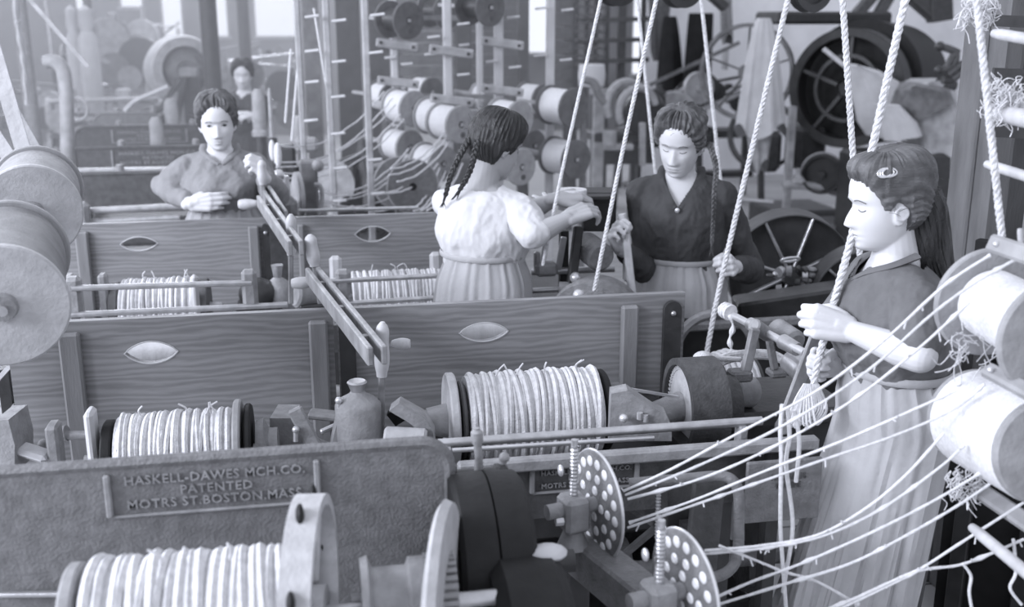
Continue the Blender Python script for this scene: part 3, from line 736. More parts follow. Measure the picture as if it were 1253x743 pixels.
# bed of the nearest machine below its panel
part('machine_bed', MB().box(((p0.x+p1.x)/2, 2.2, .57), (p1.x-p0.x, .6, .10), bev=.01), 'dark', M1)

def wound(mb, xa, xb, c, R, r, jit=.0018, tilt=.06, seg=44):
    x = xa+r
    while x < xb-r*.5:
        tl = random.uniform(-tilt, tilt); tl2 = random.uniform(-tilt, tilt)
        ax = V((1, tl, tl2)); mb.ring((x, c[0], c[1]), ax, R+random.uniform(-jit, jit)*2, r*random.uniform(.85, 1.12), seg, 6, jit=jit*.5); x += r*random.uniform(1.35, 1.8)
    mb.cyl((xa, *c), (xb, *c), R-r*.25, seg=32)
    return mb
def rope_spool(label, xa, xb, Y, z, R, r, flanges, group='rope spools on the rope making machines', shaft=None, strays=3):
    """flanges: (x, radius, thickness, material, name)"""
    t = thing('rope_spool', label, 'spool', ((xa+xb)/2, Y, z-R), group)
    part('wound_rope', wound(MB(), xa, xb, (Y, z), R, r), 'wrap', t)
    for (x, fr, th, m, nm) in flanges:
        part(nm, MB().lathe([(-th/2, 0), (-th/2, fr-.004), (-th/2+.004, fr), (th/2-.004, fr), (th/2, fr-.004), (th/2, 0)], (x, Y, z), (1, 0, 0), 48), m, t)
    s = shaft or (xa-.08, xb+.08); part('shaft', MB().cyl((s[0], Y, z), (s[1], Y, z), .014), 'steel', t)
    for k in range(strays):
        x = random.uniform(xa+.02, xb-.02); q = [V((x, Y-.02, z+R+r)), V((x+random.uniform(-.01, .01), Y-.03, z+R+r+.02)), V((x+random.uniform(-.02, .02), Y-.03, z+R+r+.032))]
        part('loose_strand', MB().tube(smooth_path(q, 4), .0022, 5), 'thread', t)
    return t
# spool in the foreground, in front of the lettered panel
Y1 = 1.58; top = PY(250, 697, Y1-.03).z; R1 = .115; z1 = top-R1
xa, xb = PY(112, 720, Y1).x, PY(372, 700, Y1).x
S1 = rope_spool('big foreground spool of thick pale rope, before the lettered iron panel', xa, xb, Y1, z1, R1, .0092, [(xa-.028, R1+.002, .022, 'flange', 'flange')], shaft=(xa-.1, xb+.42))
wh = MB(); xw_ = PY(359, 690, Y1).x; RW = PY(378, 617, Y1).z-z1; wd = .048; AW = V((1, -.13, 0)).normalized()
wh.lathe([(0, RW-.018), (0, RW), (wd, RW), (wd, RW-.018)], (xw_, Y1, z1), AW, 64, closed=True)
for k in range(5):
    a = 2*math.pi*k/5+.9; d = V((0, math.cos(a), math.sin(a))); d = (d-AW*d.dot(AW)).normalized()
    wh.bar(V((xw_+.026, Y1, z1))+d*.05, V((xw_+.026, Y1, z1))+d*(RW-.01), .022, .016, up=(1, 0, 0), bev=.004)
wh.lathe([(0, 0), (0, .05), (wd, .05), (wd, 0)], (xw_, Y1, z1), AW, 32)
wh.lathe([(0, RW-.028), (0, RW-.002), (.006, RW-.002), (.006, RW-.028)], (xw_, Y1, z1), AW, 64, closed=True)
part('spoked_end_wheel', wh, 'flangel', S1, label='spoked iron end wheel with openings between the spokes')
for k in range(8):
    a = 2*math.pi*k/8+.95; d = V((0, math.cos(a), math.sin(a))); d = (d-AW*d.dot(AW)).normalized(); c = V((xw_, Y1, z1))+AW*.02+d*RW
    part('rim_slot', MB().ball(c, (.007, .02, .02), 12, 8, Matrix.Rotation(a, 3, 'X')), 'black', S1)
hx = PY(440, 690, Y1).x
for k in range(3):
    a = 2.2+k*.45; part('hub_bolt', MB().cyl((hx-.016, Y1+math.cos(a)*.05, z1+math.sin(a)*.05), (hx+.004, Y1+math.cos(a)*.05, z1+math.sin(a)*.05), .008, seg=8), 'ironlight', S1)
part('hub_collar', MB().lathe([(0, 0), (0, .066), (.012, .07), (.02, .05), (.075, .05), (.08, .062), (.105, .062), (.11, .0)], (hx, Y1, z1+.02), (1, 0, 0), 36), 'ironlight', S1)
gr = MB()
for k in range(30):
    a = 2*math.pi*k/30; gr.box((hx+.13, Y1+math.cos(a)*.062, z1+.02+math.sin(a)*.062), (.05, .007, .008), Matrix.Rotation(a, 3, 'X'))
gr.cyl((hx+.105, Y1, z1+.02), (hx+.155, Y1, z1+.02), .058, seg=36); part('toothed_pinion', gr, 'ironlight', S1)
dxx = PY(520, 650, Y1).x; dR = PY(530, 622, Y1).z-z1
part('disc_flange', MB().lathe([(-.01, 0), (-.004, dR*.4), (.012, dR-.012), (.02, dR), (.034, dR-.006), (.034, dR*.5), (.03, 0)], (dxx+.004, Y1, z1), (1, -.27, 0), 72), 'flangel', S1, label='wide pale disc at the right end')
# dark belt pulley and clutch beside it
Yp = 1.80; t = thing('belt_pulley', 'wide black belt pulley between the lettered panel and the perforated discs', 'pulley', (PY(595, 700, Yp).x, Yp, .55))
cz = .84; xl, xr = PY(552, 640, Yp).x, PY(640, 640, Yp).x; Rp = PY(590, 588, Yp).z-cz
part('rim', MB().lathe([(0, Rp-.05), (0, Rp-.008), (.008, Rp), ((xr-xl)*.5-.002, Rp+.004), ((xr-xl)*.5, Rp-.004), ((xr-xl)*.5+.002, Rp+.004), (xr-xl-.008, Rp), (xr-xl, Rp-.01), (xr-xl, Rp-.05)], (xl, Yp, cz), (1, 0, 0), 64), 'black', t)
part('web', MB().lathe([(0, 0), (0, Rp-.01), (.015, Rp-.01), (.015, 0)], (xl+.02, Yp, cz), (1, 0, 0), 48).lathe([(0, 0), (0, Rp-.01), (.015, Rp-.01), (.015, 0)], (xr-.03, Yp, cz), (1, 0, 0), 48), 'black', t)
part('axle', MB().cyl((xl-.06, Yp, cz), (xr+.1, Yp, cz), .022), 'dark', t)
Yq = 1.62; xl2, xr2 = PY(600, 700, Yq).x, PY(690, 720, Yq).x; R2_ = .2; c2 = PY(640, 690, Yq).z-R2_
t = thing('gear_guard', 'low black rounded gear guard at the bottom edge beside the pale disc', 'guard', ((xl2+xr2)/2, Yq, c2-R2_))
part('casing', MB().lathe([(0, 0), (0, R2_-.02), (.02, R2_), (xr2-xl2-.02, R2_), (xr2-xl2, R2_-.02), (xr2-xl2, 0)], (xl2, Yq, c2), (1, 0, 0), 48), 'black', t)
part('fibre_fluff', MB().ball((xr2-.02, Yq+.04, c2+R2_-.005), (.035, .03, .012), 12, 8), 'sack', t, label='pale fibre fluff caught on top')
# clutch handle at the pulley
t = thing('clutch_lever', 'short steel handle standing over the black belt pulley', 'lever', tuple(PD(583, 590, 1.92)))
part('handle', MB().tube(smooth_path([PD(585, 590, 1.92), PD(586, 565, 1.92), PD(584, 540, 1.92), PD(583, 524, 1.92)], 5), [.009]*5+[.008]*5+[.012]*4+[.006]*2, 10), 'ironlight', t)
part('linkage', MB().cyl(PD(560, 583, 1.93), PD(612, 580, 1.93), .014).cyl(PD(600, 590, 1.9), PD(625, 618, 1.86), .016, .010).ball(PD(627, 620, 1.86), .018).box(PD(612, 578, 1.94), (.03, .03, .03), bev=.005), 'dark', t)
part('spring_post', MB().cyl(PD(612, 582, 1.95), PD(616, 562, 1.95), .008).ball(PD(617, 560, 1.95), .011), 'ironlight', t)

# ---- perforated tension discs on their slanting beam
phi = math.radians(12); AX = V((-math.cos(phi), -math.sin(phi), 0)); BD = V((math.sin(phi), -math.cos(phi), 0))
cA, cB = PD(731, 616, 2.02), PD(838, 722, 1.74)
bt = thing('tension_beam', 'slanting iron beam carrying the two perforated tension discs', 'beam', tuple((PD(735, 690, 1.9)).xy)+(0,))
b0, b1 = PD(706, 655, 2.06), PD(850, 790, 1.70); b1.z = b0.z
part('beam', MB().bar(b0+V((0, 0, -.03)), b1+V((0, 0, -.03)), .075, .085, up=(0, 0, 1), bev=.006), 'iron', bt)
part('leg', MB().bar(b0+V((0, 0, -.06)), V((b0.x, b0.y, 0)), .05, .05, bev=.005), 'dark', bt)
part('leg', MB().bar(b1+V((0, 0, -.06)), V((b1.x, b1.y, 0)), .05, .05, bev=.005), 'dark', bt)
def tension_disc(label, c, R):
    t = thing('tension_disc', label, 'disc', (c.x, c.y, c.z-R), 'perforated tension discs', Matrix.Identity(3))
    ax = AX
    part('disc', MB().lathe([(-.006, 0), (-.006, R-.006), (-.002, R), (.004, R), (.006, R-.004), (.006, 0)], c, ax, 64), 'iron', t)
    part('rim', MB().ring(c, ax, R, .0035, 64, 8), 'bright', t)
    x, y, a = frame(ax)
    for rad, n, hr in ((.80, 17, .0112), (.52, 9, .0105), (.26, 4, .0105)):
        for k in range(n):
            th = 2*math.pi*k/n; q = c + (x*math.cos(th)+y*math.sin(th))*R*rad
            part('porcelain_eye', MB().lathe([(-.0095, 0), (-.0095, hr*.7), (-.007, hr), (.007, hr), (.0095, hr*.7), (.0095, 0)], q, ax, 12), 'porcelain', t, label='white eyelet')
    # bearing block, adjusting screw, thumb nut on the near side
    h = c + ax*.055
    part('bearing_block', MB().box(h+V((0, 0, -.01)), (.055, .06, .075), Matrix.Rotation(phi, 3, 'Z'), .008).cyl(c, h+ax*.06, .016).cyl(h+V((0, 0, -.05)), h+V((0, 0, -.085)), .02, .034), 'ironlight', t)
    part('adjusting_screw', MB().lathe([(k*.004, .0095 if k % 2 else .0078) for k in range(30)], h+V((0, 0, .02)), (0, 0, 1), 14).cyl(h+V((0, 0, .13)), h+V((0, 0, .15)), .007), 'steel', t)
    part('thumb_nut', MB().ball(h+V((-.028, 0, .085)), (.006, .012, .012)).cyl(h+V((-.04, -.01, -.02)), h+V((-.01, -.01, -.02)), .012, .012, 8), 'bright', t)
    return t
tension_disc('round perforated tension disc nearer the guard boards, farther of the pair', cA, .112)
tension_disc('round perforated tension disc at the bottom edge, nearer of the pair', cB, .112)
# ------------------------------------------------------------------ wooden guard boards
def lens(cx, cz, w, h, n=12):
    up = [(cx-w/2+w*k/n, cz+h/2*(1-(2*k/n-1)**2)**.85) for k in range(n+1)]
    dn = [(cx+w/2-w*k/n, cz-h/2*(1-(2*k/n-1)**2)**.85) for k in range(1, n)]
    return up+dn
def board(label, Y, x0, x1, z0, z1, slots, battens, straps, th=.024, mat='wood', group='wooden guard boards behind the spools'):
    t = thing('guard_board', label, 'board', ((x0+x1)/2, Y, z0), group)
    import bmesh
    from mathutils.geometry import tessellate_polygon
    outer = [(x0, z0), (x1, z0), (x1, z1), (x0, z1)]; hs = [lens(*s) for s in slots]
    loops = [[V((a, b, 0)) for a, b in outer]] + [[V((a, b, 0)) for a, b in h][::-1] for h in hs]
    flat = [p for l in loops for p in l]; tris = tessellate_polygon(loops)
    vs, fs = [], []
    for s, y in ((0, Y), (1, Y+th)):
        vs += [V((p.x, y, p.y)) for p in flat]
        fs += [tuple(i+s*len(flat) for i in (q if s else q[::-1])) for q in tris]
    n = len(flat); b = 0
    for l in loops:
        for k in range(len(l)): fs.append((b+k, b+(k+1) % len(l), n+b+(k+1) % len(l), n+b+k))
        b += len(l)
    me_ = MB().add(vs, fs)
    bp = part('board', me_, mat, t, smooth=False)
    for s, h in zip(slots, hs):
        pts = [V((a, Y-.001, c)) for a, c in h]; part('slot_edge', MB().tube(pts, .0022, 5, closed=True), 'palewood', bp, label='pale worn edge of the hand slot')
    for (xa, xb) in battens: part('batten', MB().box(((xa+xb)/2, Y-.014, (z0+z1)/2-.012), (xb-xa, .028, z1-z0-.03), bev=.006), 'batten', t)
    for (xa, xb) in straps:
        w = xb-xa; poly = [(xa, z0), (xb, z0)]+[((xa+xb)/2+w/2*math.cos(a), z1-.02-w/2+w/2*math.sin(a)) for a in [math.pi*k/10 for k in range(11)]]
        part('iron_strap', MB().prism(poly, (0, Y-.012, 0), (1, 0, 0), (0, 0, 1), (0, -.016, 0)), 'dark', t)
        part('bolt', MB().ball(((xa+xb)/2, Y-.024, z1-.055), (.008, .006, .008), 10, 6), 'steel', t); part('bolt', MB().ball(((xa+xb)/2, Y-.024, z0+.10), (.008, .006, .008), 10, 6), 'steel', t)
    return t
Y2 = 2.855
X = lambda px, py, Y: PY(px, py, Y).x
sl = []
for (a, b, c, d, Yb) in ((152, 218, 418, 445, Y2), (562, 622, 395, 418, Y2)):
    p, q, u, v_ = PY(a, (c+d)/2, Yb), PY(b, (c+d)/2, Yb), PY((a+b)/2, c, Yb), PY((a+b)/2, d, Yb)
    sl.append(((p.x+q.x)/2, (u.z+v_.z)/2, q.x-p.x, u.z-v_.z))
xm = X(412, 450, Y2)
board('long guard board with pale lens slot at the left, behind the nearest panel', Y2, X(16, 480, Y2), xm-.004, .64, 1.08, [sl[0]], [(X(77, 450, Y2), X(103, 450, Y2)), (X(380, 450, Y2), X(403, 450, Y2))], [])
board('long guard board with lens slot behind the fat middle rope spool', Y2, xm+.006, X(836, 420, Y2), .64, 1.08, [sl[1]], [(X(757, 450, Y2), X(777, 450, Y2))], [(X(412, 450, Y2)+.010, X(436, 450, Y2)), (X(809, 420, Y2), X(830, 420, Y2))])
Y3 = 4.30; sl = []
for (a, b, c, d, Yb) in ((147, 193, 290, 307, Y3), (434, 478, 277, 296, Y3)):
    p, q, u, v_ = PY(a, (c+d)/2, Yb), PY(b, (c+d)/2, Yb), PY((a+b)/2, c, Yb), PY((a+b)/2, d, Yb)
    sl.append(((p.x+q.x)/2, (u.z+v_.z)/2, q.x-p.x, u.z-v_.z))
xm = X(345, 300, Y3)
board('farther guard board before the woman with hand on hip', Y3, X(78, 300, Y3), xm-.045, .70, 1.08, [sl[0]], [(X(94, 300, Y3), X(110, 300, Y3)), (X(305, 300, Y3), X(318, 300, Y3))], [(X(322, 300, Y3), X(330, 300, Y3))])
board('farther guard board left of the white-bloused woman', Y3, xm+.02, X(640, 320, Y3), .70, 1.08, [sl[1]], [(X(366, 320, Y3), X(374, 320, Y3))], [])
for (px, py, Yb, rr, lab) in ((185, 433, 3.15, .045, 'pale roller added to brighten the left hand slot'), (592, 407, 3.2, .06, 'pale roller added to brighten the slot behind the fat spool')):
    q = PY(px, py, Yb); t = thing('slot_filler', lab, 'roller', (q.x, q.y, q.z)); part('roller', MB().cyl(q-V((.2, 0, 0)), q+V((.2, 0, 0)), rr, seg=24), 'palewood', t); part('spindle', MB().cyl(q-V((.26, 0, 0)), q+V((.26, 0, 0)), .012), 'steel', t)  # pale rollers added behind the slots so the openings read bright
# ------------------------------------------------------------------ rails and spools between the boards
def rail(label, p, q, r, mat='steel', group=None, brackets=()):
    t = thing('guide_rail', label, 'rail', tuple((V(p)+V(q))/2), group)
    part('bar', MB().cyl(p, q, r, seg=14), mat, t)
    for b in brackets: part('bracket', b, 'ironlight', t)
    return t
# right machine of the second row
Yr = 2.25
a, b = PY(536, 543, Yr), PY(932, 515, Yr)
brk = [MB().bar((x, Yr, a.z-.005), (x, Yr+.02, .60), .035, .022, bev=.004) for x in (a.x+.02, b.x-.05)]
rail('long round rail right under the fat middle rope spool', a, b, .011, 'steel', brackets=brk)
a2, b2 = PY(640, 546, 2.30), PY(812, 532, 2.30)
rail('flat-topped bar at the foot of the fat middle spool', PY(545, 552, 2.32), PY(800, 536, 2.32), .006, 'bright')
a, b = PY(560, 574, 2.17), PY(1000, 541, 2.17)
t = thing('bed_rail', 'broad flat iron rail above the second lettered plate', 'rail', tuple((a+b)/2)); part('bar', MB().bar(a, b, .03, .030, up=(0, 0, 1), bev=.005), 'ironlight', t)
for xx in (a.x+.05, b.x-.1): part('support', MB().bar((xx, 2.19, a.z-.02), (xx, 2.19, 0), .04, .03), 'dark', t)
pa, pb, pc = PY(650, 572, 2.2), PY(778, 562, 2.2), PY(650, 600, 2.2)
M2 = iron_machine('second rope making machine, its dark lettered plate partly behind the perforated disc', 2.2, PY(556, 580, 2.2).x, PY(920, 560, 2.2).x, .735, PY(700, 563, 2.2).z, 0, 0, (pa.x, pb.x, pc.z-.004, pa.z-.004), mat='irond', depth=.9)
# dark machine bed behind it
part('machine_bed', MB().box((M2.location.x, 2.62, .64), (1.0, .5, .12), bev=.01), 'dark', M2)
part('floor_beam', MB().box((M2.location.x, 2.5, .25), (.9, .3, .25), bev=.01), 'dark', M2)
Ys = 2.52; zt = PY(640, 458, Ys).z; Rr = .112; zc = zt-Rr
xa, xb = X(570, 500, Ys), X(728, 500, Ys)
S2 = rope_spool('fat middle spool of pale rope with round wooden end, before the guard board', xa, xb, Ys, zc, Rr, .0072, [(xa-.012, Rr-.012, .012, 'flanged', 'inner_flange'), (xa-.038, Rr+.010, .022, 'flangel', 'flange'), (xb+.016, Rr-.004, .02, 'black', 'flange')], strays=6)
part('hub', MB().cyl((xa-.10, Ys, zc), (xa-.045, Ys, zc), .035, .045, 24), 'ironlight', S2)
# left spool of the second row
Ys = 2.47; zt = PY(220, 508, Ys).z; Rr = .10; zc = zt-Rr
xa, xb = X(144, 530, Ys), X(290, 530, Ys)
S3 = rope_spool('left spool of pale rope rising behind the nearest lettered panel', xa, xb, Ys, zc, Rr, .0068, [(xa-.018, Rr-.006, .024, 'black', 'inner_flange'), (xb+.004, Rr+.024, .018, 'flange', 'flange'), (xb+.028, Rr+.012, .016, 'black', 'brake_disc')], strays=5)
part('end_board', MB().box((xa-.052, Ys-.02, zc-.0), (.022, .06, .27), bev=.008), 'palewood', S3, label='pale upright wooden end board')
part('brake_cone', MB().lathe([(0, 0), (0, .07), (.018, .075), (.03, .05), (.05, .05), (.055, 0)], (xb+.045, Ys, zc), (1, 0, 0), 32), 'ironlight', S3)
# bearings, brackets and oil can behind the nearest panel
def bearing(label, pts, D, mats='ironlight', th=.05):
    """cast bracket: outline in the picture plane at depth D, thickened away from us"""
    ps = [PD(x, y, D) for x, y in pts]; n = len(ps); d = V((math.sin(YAW), math.cos(YAW), 0))*th
    mb = MB().add(ps+[p+d for p in ps], [tuple(range(n)), tuple(range(n, 2*n))[::-1]]+[(k, n+k, n+(k+1) % n, (k+1) % n) for k in range(n)])
    return mb
t = thing('bearing_bracket', 'three-armed cast bearing bracket left of the oil can', 'bracket', tuple(PD(375, 560, 2.42)))
part('arm', bearing(0, [(330, 512), (358, 512), (376, 552), (395, 560), (330, 580)], 2.5, th=.10), 'ironlight', t)
part('arm', MB().bar(PD(360, 500, 2.36), PD(392, 560, 2.36), .035, .018, up=(0, 1, 0), bev=.004), 'ironlight', t)
part('arm', MB().bar(PD(378, 506, 2.52), PD(425, 511, 2.52), .05, .014, up=(0, 0, 1), bev=.004), 'ironlight', t)
part('arm', MB().bar(PD(392, 529, 2.42), PD(428, 513, 2.46), .012, .012, bev=.003), 'bright', t)
part('foot', MB().box(PD(380, 572, 2.42), (.16, .14, .06), bev=.008), 'iron', t)
part('pin', MB().cyl(PD(362, 540, 2.34), PD(362, 528, 2.34), .006).ball(PD(362, 526, 2.34), .009), 'bright', t)
t = thing('oil_can', 'dented metal oil can with short neck beside the tall lever', 'can', tuple(PD(440, 540, 2.40)))
c = PD(440, 548, 2.40)
part('body', MB().lathe([(0, 0), (0, .052), (.006, .055), (.112, .055), (.124, .046), (.138, .022), (.146, .016)], c, (0, 0, 1), 28), 'ironlight', t)
part('neck', MB().lathe([(0, .014), (.012, .017), (.026, .022), (.030, .024), (.034, .020), (.034, 0)], c+V((0, 0, .138)), (0, 0, 1), 24), 'steel', t)
part('wing_nut', MB().ball(c+V((-.045, -.02, .132)), .009).cyl(c+V((-.045, -.02, .10)), c+V((-.045, -.02, .132)), .005), 'bright', t)
part('side_fin', MB().box(c+V((-.05, 0, .06)), (.02, .03, .13), Matrix.Rotation(.25, 3, 'Y'), .005), 'ironlight', t)
t = thing('bearing_housing', 'smooth pale bearing housing at the top corner of the lettered panel', 'housing', tuple(PD(495, 560, 2.3)))
part('cap', MB().cyl(PD(470, 540, 2.34), PD(522, 543, 2.34), .036, .036, 24, .006), 'flangel', t)
part('cheek', bearing(0, [(476, 503), (488, 494), (502, 502), (520, 512), (530, 530), (532, 560), (516, 560), (514, 528), (498, 516)], 2.36, th=.05), 'ironlight', t)
part('hollow', bearing(0, [(473, 508), (487, 498), (500, 512), (484, 522)], 2.42, th=.03), 'black', t)
t = thing('brake_bracket', 'open cast bracket with white lip at far left behind the nearest panel', 'bracket', tuple(PD(45, 575, 2.3)))
part('cheek', bearing(0, [(-8, 515), (10, 514), (18, 545), (18, 580), (-8, 584)], 2.3, th=.10), 'ironlight', t)
part('lip', MB().bar(PD(22, 548, 2.34), PD(60, 560, 2.34), .055, .02, up=(0, 0, 1), bev=.008), 'bright', t)
part('post', MB().box(PD(68, 547, 2.36), (.028, .06, .12), bev=.006), 'ironlight', t)
part('cross_rod', MB().cyl(PD(78, 533, 2.5), PD(118, 533, 2.5), .012).ball(PD(54, 545, 2.42), .016).cyl(PD(60, 534, 2.5), PD(82, 530, 2.5), .02), 'ironlight', t)
part('lower_rod', MB().cyl(PD(-5, 728, 1.72), PD(75, 727, 1.72), .006), 'steel', t)
t = thing('round_latch', 'small round knob on the guard board at far left', 'knob', tuple(PD(23, 500, 2.75)))
part('disc', MB().cyl(PD(27, 502, 2.82), PD(26, 502, 2.78), .03, .028, 24, .004), 'dark', t); part('button', MB().ball(PD(23, 500, 2.76), .010), 'bright', t)
t = thing('slanting_post', 'dark slanting iron post at the left edge of the first guard board', 'post', (PD(8, 480, 2.8).x, PD(8, 480, 2.8).y, 0))
part('bar', MB().bar(PD(5, 450, 2.80), V((PD(5, 450, 2.80).x, PD(5, 450, 2.8).y, 0)), .04, .03), 'dark', t)
part('brace', MB().bar(PD(-4, 466, 2.72), PD(14, 446, 2.72), .012, .012), 'bright', t)
# third row: spools and rails between the two guard boards
Ys = 3.85
for (lab, a_, b_, yt, fl) in (('small far spool of pale rope at left, crossed by a round rail', 150, 243, 342, 'L'), ('small far spool of pale rope beside the white-bloused woman', 432, 542, 333, 'R')):
    zt = PY((a_+b_)/2, yt, Ys).z; Rr = .105; zc = zt-Rr; xa, xb = X(a_, 360, Ys), X(b_, 360, Ys)
    s = rope_spool(lab, xa, xb, Ys, zc, Rr, .0070, [(xa-.022, Rr-.004, .03, 'flanged', 'flange'), (xb+.022, Rr-.004, .03, 'flanged', 'flange')], strays=4)
    if fl == 'L': part('end_board', MB().box((xb+.0, Ys-.10, zc+.02), (.026, .03, .24), bev=.01), 'palewood', s)
    else:
        for x in (X(422, 350, Ys)-.03, xb-.02): part('end_board', MB().box((x, Ys+.05, zc+.035), (.045, .03, .26), bev=.012), 'palewood', s)
Yr = 3.55
for (lab, q0, q1, r, brs) in (('upper rail over the small far spool at left', (88, 353), (308, 346), .010, (88, 305)), ('lower rail at left just above the first guard board', (72, 386), (352, 373), .010, ()),
                              ('upper rail over the far spool behind the levers', (388, 345), (545, 337), .009, (420,)), ('lower rail behind the levers, above the first guard board', (415, 372), (560, 363), .009, (422,))):
    a, b = PY(*q0, Yr), PY(*q1, Yr)
    rail(lab, a, b, r, 'steel', 'thin rails in the second row', [MB().box((X(p_, 350, Yr), Yr+.02, a.z-.03), (.05, .05, .13), bev=.012) for p_ in brs])
t = thing('oil_can', 'farther small oil can behind the levers in the second row', 'can', tuple(PD(344, 372, 3.75)))
c = PD(342, 378, 3.75)
part('body', MB().lathe([(0, 0), (0, .058), (.06, .058), (.10, .040), (.115, .020), (.12, .016)], c, (0, 0, 1), 24), 'ironlight', t)
part('neck', MB().lathe([(0, .014), (.03, .018), (.05, .022), (.05, 0)], c+V((0, 0, .115)), (0, 0, 1), 18), 'steel', t)
t = thing('bearing_housing', 'dark rounded bearing housing beside the farther oil can', 'housing', tuple(PD(318, 372, 3.7)))
part('cap', MB().ball(PD(316, 360, 3.72), (.07, .07, .06)), 'dark', t); part('foot', MB().box(PD(318, 376, 3.72), (.16, .12, .04), bev=.006), 'dark', t)
t = thing('bearing_housing', 'pale round bearing housing behind the middle lever', 'housing', tuple(PD(372, 372, 3.4)))
part('cap', MB().cyl(PD(360, 360, 3.42), PD(405, 362, 3.5), .045, .04, 24, .008), 'ironlight', t); part('foot', MB().box(PD(385, 374, 3.45), (.10, .10, .03), bev=.006), 'dark', t)
t = thing('machine_bed', 'dark machine bed below the small far spools', 'machine', (0, 3.8, 0))
part('bed', MB().box((-.25, 3.97, .60), (1.6, .34, .14), bev=.01), 'dark', t)
for x in (-.95, -.2, .5): part('leg', MB().box((x, 3.97, .27), (.08, .3, .54), bev=.01), 'dark', t)
part('end_frame', MB().box(PY(84, 372, 3.75), (.05, .10, .20), bev=.01).box(PY(128, 362, 3.8), (.03, .05, .16), bev=.008), 'ironlight', t)

# ------------------------------------------------------------------ control levers in the gap between the boards
def control_arm(label, q0, q1, z, gap=.016, grips=(), group='slanting control arms'):
    """a pair of flat bars reaching away from us, with upright handles; q0 near end pixel"""
    a, b = PZ(*q0, z), PZ(*q1, z); t = thing('shifting_lever', label, 'lever', tuple((a+b)/2), group)
    s = (b-a).cross(V((0, 0, 1))).normalized()
    for k in (-1, 1): part('bar', MB().bar(a+s*gap*k, b+s*gap*k, .014, .045, up=(0, 0, 1), bev=.003), 'greylever', t)
    n = 3
    for k in range(n):
        c = a.lerp(b, (k+.5)/n); part('spacer', MB().box(c, (gap*1.6, .02, .02), Matrix.Rotation(math.atan2(s.y, s.x), 3, 'Z')), 'greylever', t)
    for (kind, pts, D, r) in grips:
        P = smooth_path([PD(x, y, D) for x, y in pts], 6); n = len(P)
        if kind == 'upright':
            part('stem', MB().bar(P[0], P[-1].lerp(P[0], .35), .016, .016, bev=.003), 'greylever', t)
            h = [P[0].lerp(P[-1], .55+.45*i/14) for i in range(15)]
            rr = [r*.75, r*.8, r*.95, r*1.05, r*1.1, r*1.1, r*1.08, r*1.02, r*.98, r*.95, r*.95, r*.98, r*.95, r*.75, r*.3]
            part('grip', MB().tube(h, rr, 14), 'palewood', t)
        else:
            part('side_knob', MB().tube(P, [r*(.5+.6*math.sin(math.pi*min(1, .15+.85*i/(n-1)))) if i < n-1 else r*.2 for i in range(n)][::-1], 12), 'palewood', t)
    return t
control_arm('near slanting control arm with worn turned handle, behind the lettered panel corner', (462, 436), (383, 336), 1.12, .016,
            [('upright', [(466, 540), (467, 470), (468, 394)], 2.44, .017), ('knob', [(478, 421), (490, 421), (502, 421)], 2.50, .014)])
control_arm('middle control arm with pale handle, reaching over the farther guard board', (362, 304), (322, 246), 1.20, .016,
            [('upright', [(356, 372), (356, 315), (356, 262)], 3.30, .017), ('upright', [(392, 372), (386, 330), (379, 287)], 3.10, .019), ('knob', [(385, 344), (372, 346), (357, 347)], 3.06, .017)])
control_arm('far control lever gripped by the woman with hand on hip', (345, 266), (318, 222), 1.17, .015,
            [('upright', [(323, 262), (321, 240), (320, 196)], 4.20, .018), ('knob', [(316, 249), (303, 250), (292, 250)], 4.18, .020)])
# ------------------------------------------------------------------ right part of the second machine: brake drum, reel, frames
Yg = 2.56; zg = .845; xg = PY(836, 480, Yg).x; Rg = PY(845, 440, Yg).z-zg
t = thing('brake_drum', 'dark round brake drum with pale toothed face right of the fat middle spool', 'drum', (xg, Yg, zg-Rg), None)
part('casing', MB().lathe([(0, Rg-.018), (0, Rg), (.105, Rg), (.105, Rg-.05), (.16, Rg-.055), (.16, 0)], (xg-.015, Yg, zg), (1, 0, 0), 64).lathe([(0, Rg-.018), (.03, Rg-.018)], (xg-.015, Yg, zg), (1, 0, 0), 64), 'irond', t)
g = MB(); g.lathe([(.018, 0), (.006, .03), (.010, Rg-.04), (.012, Rg-.026), (.03, Rg-.026)], (xg-.012, Yg, zg), (1, 0, 0), 64)
for k in range(56):
    a = 2*math.pi*k/56; g.box((xg+.004, Yg+math.cos(a)*(Rg-.026), zg+math.sin(a)*(Rg-.026)), (.016, .0055, .012), Matrix.Rotation(a-math.pi/2, 3, 'X'))
part('toothed_face', g, 'flangel', t)
part('hub', MB().cyl((xg-.13, Yg-.02, zg-.03), (xg, Yg, zg), .035, .040, 24), 'ironlight', t)
part('strap', MB().bar(PD(770, 476, 2.58), PD(830, 486, 2.64), .012, .006, up=(0, 0, 1)), 'bright', t)
t = thing('bearing_bracket', 'rounded cast bearing bracket between fat spool and brake drum', 'bracket', tuple(PD(780, 520, 2.5)))
part('cheek', bearing(0, [(748, 482), (768, 478), (800, 500), (815, 507), (822, 522), (822, 540), (745, 540)], 2.45, th=.05), 'ironlight', t)
part('block', MB().box(PD(752, 484, 2.62), (.05, .06, .06), bev=.01).cyl(PD(738, 500, 2.6), PD(765, 500, 2.6), .03), 'iron', t)
part('bolt', MB().cyl(PD(783, 513, 2.44), PD(783, 505, 2.44), .008, seg=8).cyl(PD(790, 516, 2.44), PD(790, 508, 2.44), .007, seg=8).ball(PD(763, 512, 2.43), .011), 'bright', t)
t = thing('dark_gear_housing', 'dark lumpy gear housing behind the toothed brake drum', 'housing', tuple(PD(895, 560, 2.95)))
part('bed', MB().box(PD(925, 492, 2.95), (.46, .30, .05), Matrix.Rotation(0, 3, 'Z'), .01), 'dark', t)
